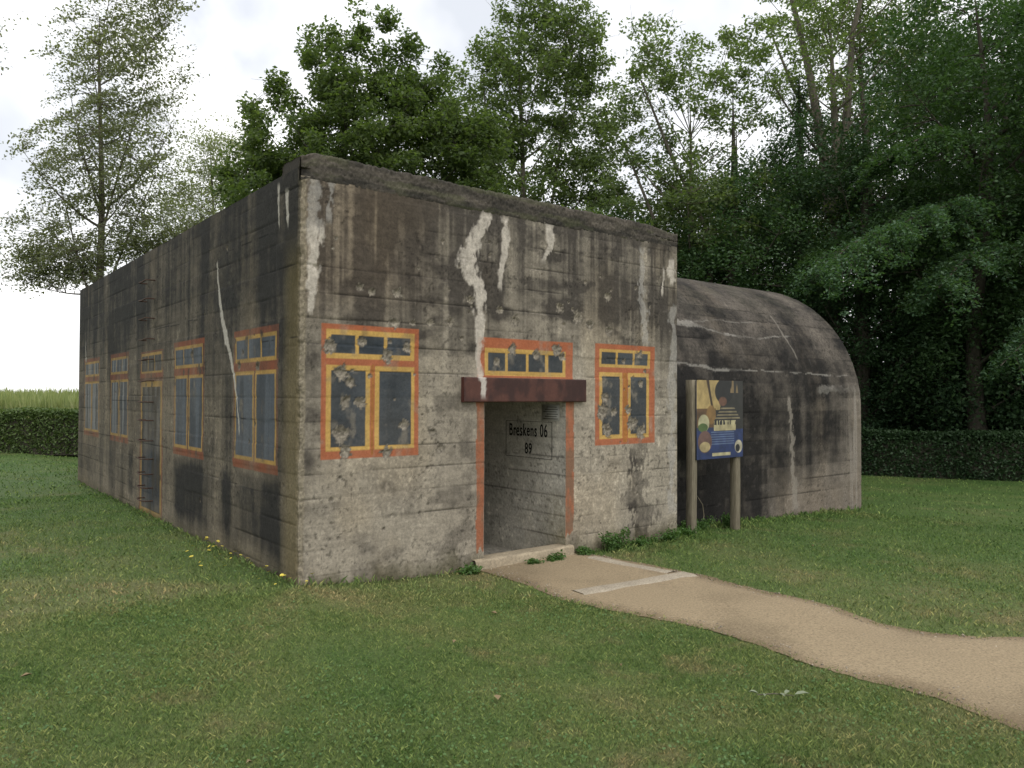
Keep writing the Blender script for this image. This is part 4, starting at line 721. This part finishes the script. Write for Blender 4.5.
def root_copy(src, loc, sc, rz):
    c = src.copy(); COL.objects.link(c); c.location = loc; c.scale = (sc, sc, sc); c.rotation_euler.z = rz
    for ch in src.children:
        if ch.name.startswith('bough'): continue
        d = ch.copy(); COL.objects.link(d); d.parent = c
    tag(c, 'dark tree deep in the shaded wood on the right', 'tree', 'dark trees deep in the wood'); return c
for loc, src, sc, rz in back: root_copy(src, loc, sc, rz)
# undergrowth filling the dark below the crowns
def shrub(loc, seed, rx, h, n, label):
    rng = np.random.default_rng(seed); d = rng.normal(size=(n, 3)); d /= np.linalg.norm(d, axis=1)[:, None]; d *= rng.random((n, 1)) ** 0.4
    C = np.array([0, 0, h * 0.5]) + d * np.array([rx, rx * 0.6, h * 0.5]); root = empty('shrub', loc, label, 'shrub', 'shrubs under the dark wood', rz=YAW); mb = MB()
    for c in C[::3]: mb.tube([(c[0] * 0.2, c[1] * 0.2, -0.1), (c[0] * 0.6, c[1] * 0.6, c[2] * 0.6), c], [0.03, 0.02, 0.008], 4)
    mb.build('stem', M_barkd, root); V, F = leaves(C, np.full(n, 0.5), 130, 0.12, rng, 0.8); mesh_np('foliage', V, F, ML_wood, root); return root
shr = shrub((20.9, 7.6, -0.43), 51, 2.3, 3.2, 60, 'dark bush in the shade under the wood behind the hedge')
for loc, rz in (((22.6, 3.4, -0.43), 1.0), ((23.4, 0.9, -0.43), 2.2), ((24.6, 6.0, -0.43), 3.1), ((26.5, 3.0, -0.43), 0.3), ((24.3, -2.4, -0.43), 4.4), ((27.5, -0.6, -0.43), 5.4), ((28, 6, -0.43), 1.7), ((23.0, 10.0, -0.43), 2.7), ((19.0, 11.2, -0.43), 0.9), ((29, 9, -0.43), 2.0), ((33, 1, -0.43), 2.6)):
    c = copy_tree(shr); c.location = loc; c.rotation_euler.z = rz; c.scale = (1.15, 1.15, 1.2)

# ---------------------------------------------------------------- hedges and the field beyond
def hedge(name, label, pts, h, wd, n, seed, mat, zb):
    rng = np.random.default_rng(seed); P = np.array(pts, float); d = np.r_[0, np.cumsum(np.linalg.norm(np.diff(P, axis=0), axis=1))]; Ltot = d[-1]
    root = empty(name, (0, 0, 0), label, 'hedge')
    def pos(s, o, z):
        x = np.interp(s, d, P[:, 0]); y = np.interp(s, d, P[:, 1]); e = 0.05; x2 = np.interp(s + e, d, P[:, 0]) - np.interp(s - e, d, P[:, 0]); y2 = np.interp(s + e, d, P[:, 1]) - np.interp(s - e, d, P[:, 1]); L_ = np.hypot(x2, y2) + 1e-9
        return np.stack([x - y2 / L_ * o, y + x2 / L_ * o, z + 0 * x], -1)
    m = n; s = rng.random(m) * Ltot; k = rng.random(m)
    top = k < 0.34; o = np.where(top, (rng.random(m) - 0.5) * wd, np.where(rng.random(m) < 0.5, -1, 1) * wd * 0.5 * (1 - 0.25 * rng.random(m) ** 2)); z = np.where(top, h * (1 - 0.12 * rng.random(m) ** 2), h * rng.random(m))
    o = o + 0.10 * (fbm(s * 1.7, z * 2.2, seed) - 0.5); z = z * (1 + 0.16 * (fbm(s * 0.9, o, seed + 1) - 0.5)) + 0.08 * (fbm(s * 4, o * 2, seed + 3) - 0.5) * (z > 0.3) + (rng.random(m) < 0.02) * 0.12 * rng.random(m); z = np.maximum(z, 0.03)
    C = pos(s, o, zb + z); V, F = leaves(C, np.full(m, 0.05), 2, 0.075, rng, 1.0, None, 0.3, 0.6)
    mesh_np('foliage', V, F, mat, root)
    ns = max(8, int(Ltot / 0.5)); sg = np.linspace(0, Ltot, ns); mb = MB(); pr = [(-wd * 0.4, 0), (-wd * 0.4, h * 0.86), (wd * 0.4, h * 0.86), (wd * 0.4, 0)]
    VV = np.stack([pos(sg, np.full(ns, a), np.full(ns, zb - 0.05 + b)) for a, b in pr], 1).reshape(-1, 3); FF = grid(ns, 4); mb.add(VV, FF)
    mb.build('branches', M_barkd, root); return root
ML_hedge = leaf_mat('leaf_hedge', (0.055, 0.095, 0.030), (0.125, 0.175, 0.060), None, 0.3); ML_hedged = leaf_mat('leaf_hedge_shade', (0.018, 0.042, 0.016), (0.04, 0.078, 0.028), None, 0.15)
hedge('hedge', 'clipped sunlit hedge along the field edge at the left', [(-14, 30.5), (-0.4, 20.45), (1.4, 19.15), (7.0, 15.4)], 1.22, 0.8, 70000, 61, ML_hedge, 0.0)
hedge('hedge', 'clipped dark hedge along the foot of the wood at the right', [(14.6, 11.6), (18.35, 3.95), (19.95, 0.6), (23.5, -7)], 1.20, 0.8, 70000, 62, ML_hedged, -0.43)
rng = np.random.default_rng(71)
n = 60000; s = rng.random(n) * 60 - 10; o = 1.2 + 26 * rng.random(n) ** 1.6
ex, ey = 0.808, -0.589; X = -14 + ex * s - ey * o * 1.0; Y = 30.5 + ey * s + ex * o
hgt = 1.62 + 0.15 * rng.normal(size=n) + 0.10 * (fbm(X * 0.4, Y * 0.4, 72) - 0.5) + 0.012 * o
a = rng.random(n) * 6.283; wv = 0.05 + 0.05 * rng.random(n); ln = rng.normal(size=(n, 2)) * 0.18
B0 = np.stack([X - np.cos(a) * wv * 0.5, Y - np.sin(a) * wv * 0.5, 0 * X], -1); B1 = np.stack([X + np.cos(a) * wv * 0.5, Y + np.sin(a) * wv * 0.5, 0 * X], -1)
T1 = np.stack([X + np.cos(a) * wv * 0.5 + ln[:, 0] * 0.7, Y + np.sin(a) * wv * 0.5 + ln[:, 1] * 0.7, hgt * 0.8], -1); T0 = np.stack([X + ln[:, 0], Y + ln[:, 1], hgt], -1)
ML_crop = leaf_mat('crop_leaf', (0.19, 0.24, 0.09), (0.32, 0.35, 0.16), (0.42, 0.41, 0.25), 0.3, 0.3)
co = mesh_np('crop_field', np.stack([B0, B1, T1, T0], 1).reshape(-1, 3), np.arange(n * 4).reshape(-1, 4), ML_crop); tag(co, kind='stuff')

# ---------------------------------------------------------------- grass blades
rng = np.random.default_rng(81)
def blades(n, dmin, dmax, wdt, hgt, pw, spread=62):
    az = math.atan2(fw.y, fw.x) + np.radians(rng.uniform(-spread, spread, n)); u = rng.random(n)
    d = (dmin ** pw + u * (dmax ** pw - dmin ** pw)) ** (1 / pw); X = CAM.x + d * np.cos(az); Y = CAM.y + d * np.sin(az)
    pl, pr_ = path_l(Y), path_r(Y); e = rng.random(n) ** 2 * 0.16 - 0.02 + 0.05 * (fbm(X * 7, Y * 7, 82) - 0.5)
    onp = (X > pl + e) & (X < pr_ - e) & (Y < 0.1) & (Y > -14)
    inb = ((X > -0.012) & (X < W_ + 0.02) & (Y > -0.012) & (Y < D_)) | ((X > 5.2) & (X < AX1 + 0.02) & (Y > YF - 0.01) & (Y < YF + 5)) | ((X > 1.9) & (X < 3.38) & (Y > -0.1))
    k = ~(onp | inb); X, Y, d = X[k], Y[k], d[k]; m = len(X)
    wall = np.hypot(np.maximum(np.maximum(-X, X - W_), 0), np.maximum(np.maximum(-Y, Y - D_), 0)); wall2 = np.hypot(np.maximum(np.maximum(5.2 - X, X - AX1), 0), np.maximum(np.maximum(YF - Y, Y - 5.6), 0)); wl = np.minimum(wall, wall2)
    z = zg(X) + 0.05 * (fbm(X * 0.5, Y * 0.5, 11) - 0.5) * ss(0.3, 2.5, np.hypot(np.maximum(np.maximum(-X, X - 11.5), 0), np.maximum(np.maximum(-Y, Y - 10), 0)))
    lush = fbm(X * 1.7, Y * 1.7, 83); H_ = hgt * (0.45 + 0.6 * rng.random(m)) * (0.6 + 0.8 * lush) * (1 + 1.2 * ss(0.16, 0.02, wl + 0.1 * rng.random(m)) + 0.8 * ss(0.9, 0.2, wl) * (X > 3.8) * (Y < 1))
    a = rng.random(m) * 6.283; w2 = wdt * (0.6 + 0.8 * rng.random(m)) * 0.5; lean = rng.random(m) * 1.1 * H_; b = rng.random(m) * 6.283
    P = np.stack([X, Y, z - 0.004], -1); sd = np.stack([np.cos(a) * w2, np.sin(a) * w2, 0 * a], -1); ld = np.stack([np.cos(b) * lean, np.sin(b) * lean, 0 * b], -1); uz = np.array([0, 0, 1.0])
    V = np.stack([P - sd, P + sd, P + sd * 0.8 + ld * 0.35 + uz * (H_ * 0.6)[:, None], P + ld + uz * (H_ * 0.92)[:, None]], 1).reshape(-1, 3)
    return V, np.arange(m * 4).reshape(-1, 4)
Vs, Fs, off = [], [], 0
for q in (blades(380000, 2.6, 7.0, 0.0031, 0.031, 1.2), blades(220000, 6.5, 15.0, 0.007, 0.040, 1.3), blades(80000, 14.0, 32.0, 0.02, 0.05, 1.4)):
    Vs.append(q[0]); Fs.append(q[1] + off); off += len(q[0])
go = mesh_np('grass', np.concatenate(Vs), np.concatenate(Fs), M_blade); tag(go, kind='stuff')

# clover and other broad leaves flat in the turf, in drifts
n = 60000; az = math.atan2(fw.y, fw.x) + np.radians(rng.uniform(-60, 60, n)); d = (2.6 ** 1.2 + rng.random(n) * (13 ** 1.2 - 2.6 ** 1.2)) ** (1 / 1.2); X = CAM.x + d * np.cos(az); Y = CAM.y + d * np.sin(az)
k = (fbm(X * 1.3, Y * 1.3, 85) > 0.56) & ~((X > path_l(Y) - 0.05) & (X < path_r(Y) + 0.05) & (Y < 0.1)) & ~((X > -0.05) & (Y > -0.05))
X, Y = X[k], Y[k]; Zc_ = zg(X) + 0.05 * (fbm(X * 0.5, Y * 0.5, 11) - 0.5) * ss(0.3, 2.5, np.hypot(np.maximum(-X, 0), np.maximum(-Y, 0))) + 0.018
V, F = leaves(np.stack([X, Y, Zc_], -1), np.full(len(X), 0.012), 1, 0.017, rng, 0.5, None, 1.2, 0.8)
ML_clov = leaf_mat('clover_leaf', (0.075, 0.150, 0.045), (0.13, 0.215, 0.075), None, 0.3, 2.0)
tag(mesh_np('clover', V, F, ML_clov), kind='stuff')
# loose stones on the path
n = 2600; Y = 0.0 - 9 * rng.random(n) ** 1.3; t = rng.random(n); t = np.where(rng.random(n) < 0.5, t, np.round(t) + (0.5 - np.round(t)) * 0.35 * rng.random(n)); X = path_l(Y) * (1 - t) + path_r(Y) * t
Zs = zg(X) + 0.05 * (fbm(X * 0.5, Y * 0.5, 11) - 0.5) * ss(0.3, 2.5, np.maximum(-Y, 0)) + 0.012; r_ = 0.004 + 0.010 * rng.random(n) ** 3
oc = np.array([(1, 0, 0), (0, 1, 0), (-1, 0, 0), (0, -1, 0), (0, 0, 0.7), (0, 0, -0.7)]); V = np.stack([X, Y, Zs], -1)[:, None] + (oc[None] * (0.7 + 0.6 * rng.random((n, 6, 1)))) * r_[:, None, None]
fo = np.array([(0, 1, 4), (1, 2, 4), (2, 3, 4), (3, 0, 4), (1, 0, 5), (2, 1, 5), (3, 2, 5), (0, 3, 5)]); F = (np.arange(n)[:, None, None] * 6 + fo[None]).reshape(-1, 3)
cs = np.repeat(S2L(170, 158, 140) * (0.55 + 0.8 * rng.random((n, 1))), 6, 0)
tag(mesh_np('path_stones', V.reshape(-1, 3), F, M_path, col=cs), kind='stuff')

# ---------------------------------------------------------------- small plants and litter
ML_weed = leaf_mat('leaf_weed', (0.05, 0.105, 0.026), (0.095, 0.18, 0.045), None, 0.3, 2.0)
ML_litter, _t, _b = newmat('dry_leaf', 0.8, 0.2); _b.inputs['Base Color'].default_value = (0.24, 0.18, 0.10, 1)
M_petal, _t, _b = newmat('yellow_petal', 0.6, 0.2); _b.inputs['Base Color'].default_value = (0.72, 0.60, 0.10, 1)
def weed(x, y, h, rx, n, seed, label):
    r = np.random.default_rng(seed); z0 = float(zg(x)); root = empty('nettle', (x, y, z0), label, 'plant', 'weeds at the wall foot'); mb = MB(); C = []
    for k in range(n):
        a = r.random() * 6.283; q = rx * r.random() ** 0.5; hh = h * (0.55 + 0.45 * r.random()); b = np.array([x, y, z0 - 0.02]); e = b + np.array([q * np.cos(a), q * np.sin(a) * 0.55, hh]); mb.tube([b, b * 0.4 + e * 0.6 + np.array([0, 0, -0.12 * hh]), e], [0.004, 0.003, 0.002], 4)
        for t in np.linspace(0.2, 1, 7): C.append(b + (e - b) * t)
    mb.build('stem', ML_weed, root); V, F = leaves(np.array(C), np.full(len(C), 0.05), 9, 0.038, r, 0.8, None, 0.4, 0.5); mesh_np('foliage', V, F, ML_weed, root)
for k, (x, y, h, rx, n, lab) in enumerate([(3.95, -0.12, 0.34, 0.22, 14, 'leafy green weed tuft at the wall foot below the right painted window'), (4.45, -0.12, 0.16, 0.25, 12, 'short weed tuft at the foot of the dark stained wall'), (4.98, -0.12, 0.2, 0.22, 12, 'weed tuft at the right corner of the square bunker'), (5.5, -0.02, 0.2, 0.22, 12, 'weed tuft beside the left post of the information board'), (6.15, 0.35, 0.24, 0.35, 18, 'weed patch between the two sign posts'), (6.72, 0.22, 0.3, 0.2, 12, 'weed tuft behind the right post of the information board'), (2.62, -0.17, 0.09, 0.12, 7, 'small weed in front of the doorstep'), (2.95, -0.16, 0.11, 0.14, 8, 'small weed at the right end of the doorstep'), (1.80, -0.12, 0.12, 0.15, 8, 'grassy tuft left of the doorstep'), (3.5, -0.12, 0.12, 0.14, 8, 'small weed right of the door jamb')]):
    weed(x, y, h * 0.75, rx, n, 300 + k, lab)
# bare dead stem in front of the vault
mb = MB(); z0 = float(zg(6.35)); mb.tube([(6.36, 0.42, z0), (6.37, 0.40, z0 + 0.18), (6.34, 0.40, z0 + 0.34), (6.25, 0.42, z0 + 0.46), (6.20, 0.42, z0 + 0.5)], [0.009, 0.008, 0.007, 0.005, 0.003], 5)
o = mb.build('dead_stem', M_wood, smooth=True, origin=(6.36, 0.42, z0)); tag(o, 'bare pale bent stem standing between the sign posts', 'plant')
# yellow flowers by the near corner
fr = np.random.default_rng(91)
def flower():
    root = empty('yellow_flower', (0, 0, 0), 'small yellow flower in the grass along the foot of the side wall', 'flower', 'yellow flowers by the side wall'); mb = MB(); mb.tube([(0, 0, -0.01), (0.004, 0, 0.05), (0, 0.003, 0.10)], [0.002, 0.0018, 0.0015], 4); mb.build('stem', ML_weed, root)
    mb = MB()
    for k in range(9):
        a = k * 6.283 / 9; c, s_ = math.cos(a), math.sin(a); mb.add([(0.002 * c, 0.003 + 0.002 * s_, 0.10), (0.013 * c - 0.005 * s_, 0.003 + 0.013 * s_ + 0.005 * c, 0.106), (0.022 * c, 0.003 + 0.022 * s_, 0.104), (0.013 * c + 0.005 * s_, 0.003 + 0.013 * s_ - 0.005 * c, 0.106)], [(0, 1, 2, 3)])
    mb.build('flower_head', M_petal, root); return root
f0 = flower()
FL = [(-0.02, 2.17), (-0.06, 2.4), (-0.08, 1.84), (-0.07, 1.31), (-0.12, 1.44), (-0.06, 0.6), (-0.05, 0.15), (-0.07, -0.03), (-0.11, 1.32), (-0.03, 0.54), (-0.15, 0.0), (-0.4, 1.31), (-0.76, 0.86), (-0.1, 1.99), (-0.56, 0.95), (-0.35, 0.79), (-0.43, 1.7), (-0.12, 0.3), (-0.2, -0.06), (-0.1, 1.0), (-0.16, 1.7), (-0.09, 0.08), (-0.08, 2.0), (-0.12, 2.25), (-0.2, 1.5), (-0.3, 1.55), (-0.15, 1.2), (-0.07, 0.9), (-0.14, 0.42), (0.06, -0.1), (0.14, -0.08), (-0.25, 0.2), (-0.5, 1.35), (-0.3, 2.1)]
for k, (x, y) in enumerate(FL):
    o = f0 if k == 0 else copy_tree(f0); o.location = (x, y, float(zg(x)) - 0.02 + 0.03 * fr.random()); o.rotation_euler = (fr.normal() * 0.25 - 0.2, fr.normal() * 0.25 - 0.2, fr.random() * 6); s_ = 0.65 + 0.5 * fr.random(); o.scale = (s_, s_, s_)
# fallen leafy twig on the lawn
ML_twig, _t, _b = newmat('grey_green_leaf', 0.6, 0.3); _b.inputs['Base Color'].default_value = (0.20, 0.23, 0.15, 1)
tx, ty = 1.22, -4.02; tz = float(zg(tx)) + 0.055
tw = empty('fallen_twig', (tx, ty, tz), 'fallen twig with pale grey green leaves lying on the lawn in front', 'twig')
tw.scale = (0.72, 0.72, 0.9)
mb = MB(); mb.tube([(tx - 0.10, ty + 0.09, tz), (tx, ty, tz + 0.01), (tx + 0.12, ty - 0.11, tz)], [0.004, 0.004, 0.002], 5); mb.build('stem', M_bark, tw)
for (dx, dy, a, l) in ((-0.09, 0.085, 2.2, 0.08), (-0.06, 0.04, 3.6, 0.07), (0.03, -0.02, -1.9, 0.08), (0.06, -0.06, 0.1, 0.09), (0.12, -0.11, -0.6, 0.13)):
    c, s_ = math.cos(a), math.sin(a); P = np.array([tx + dx, ty + dy, tz + 0.008]); wv = l * 0.24; q = lambda t, v, zz: P + np.array([c * l * t - s_ * wv * v, s_ * l * t + c * wv * v, zz])
    V = [q(0, 0, 0), q(0.3, -0.85, 0.012), q(0.65, -0.8, 0.016), q(1, 0, 0.004), q(0.65, 0.8, 0.016), q(0.3, 0.85, 0.012), q(0.3, 0, 0.004), q(0.65, 0, 0.006)]
    mb = MB(); mb.add(V, [(0, 1, 2, 7), (0, 7, 4, 5), (7, 2, 3, 4)]); mb.build('leaf', ML_twig, tw)
# a few dry fallen leaves
def dryleaf(x, y, a, l):
    z = float(zg(x)) + 0.03; c, s_ = math.cos(a), math.sin(a); q = lambda t, v, zz: (c * l * t - s_ * l * 0.3 * v, s_ * l * t + c * l * 0.3 * v, zz)
    V = np.array([q(-0.5, 0, 0), q(-0.1, -1, 0.012), q(0.5, 0, 0.002), q(-0.1, 1, 0.014), q(0, 0, -0.002)]) + np.array([x, y, z])
    o = mesh_np('fallen_leaf', V, [(0, 1, 4, 3), (1, 2, 3, 4)], ML_litter, origin=(x, y, z)); return tag(o, 'small dry fallen leaf lying in the short grass', 'leaf', 'dry leaves on the lawn')
for k in range(0, 16, 2): dryleaf(*[(-1.55, -3.1), (-1.7, -1.7), (-2.2, -1.2), (-0.9, -2.6), (0.2, -2.2), (-1.2, -0.6), (0.9, -3.1), (1.7, -3.4), (-0.2, -3.2), (5.2, -2.2), (6.2, -1.4), (7.5, -2.0), (4.8, -1.0), (-1.6, 0.9), (1.0, -1.6), (2.1, -4.6)][k], k * 1.7, 0.03 + 0.02 * (k % 3))
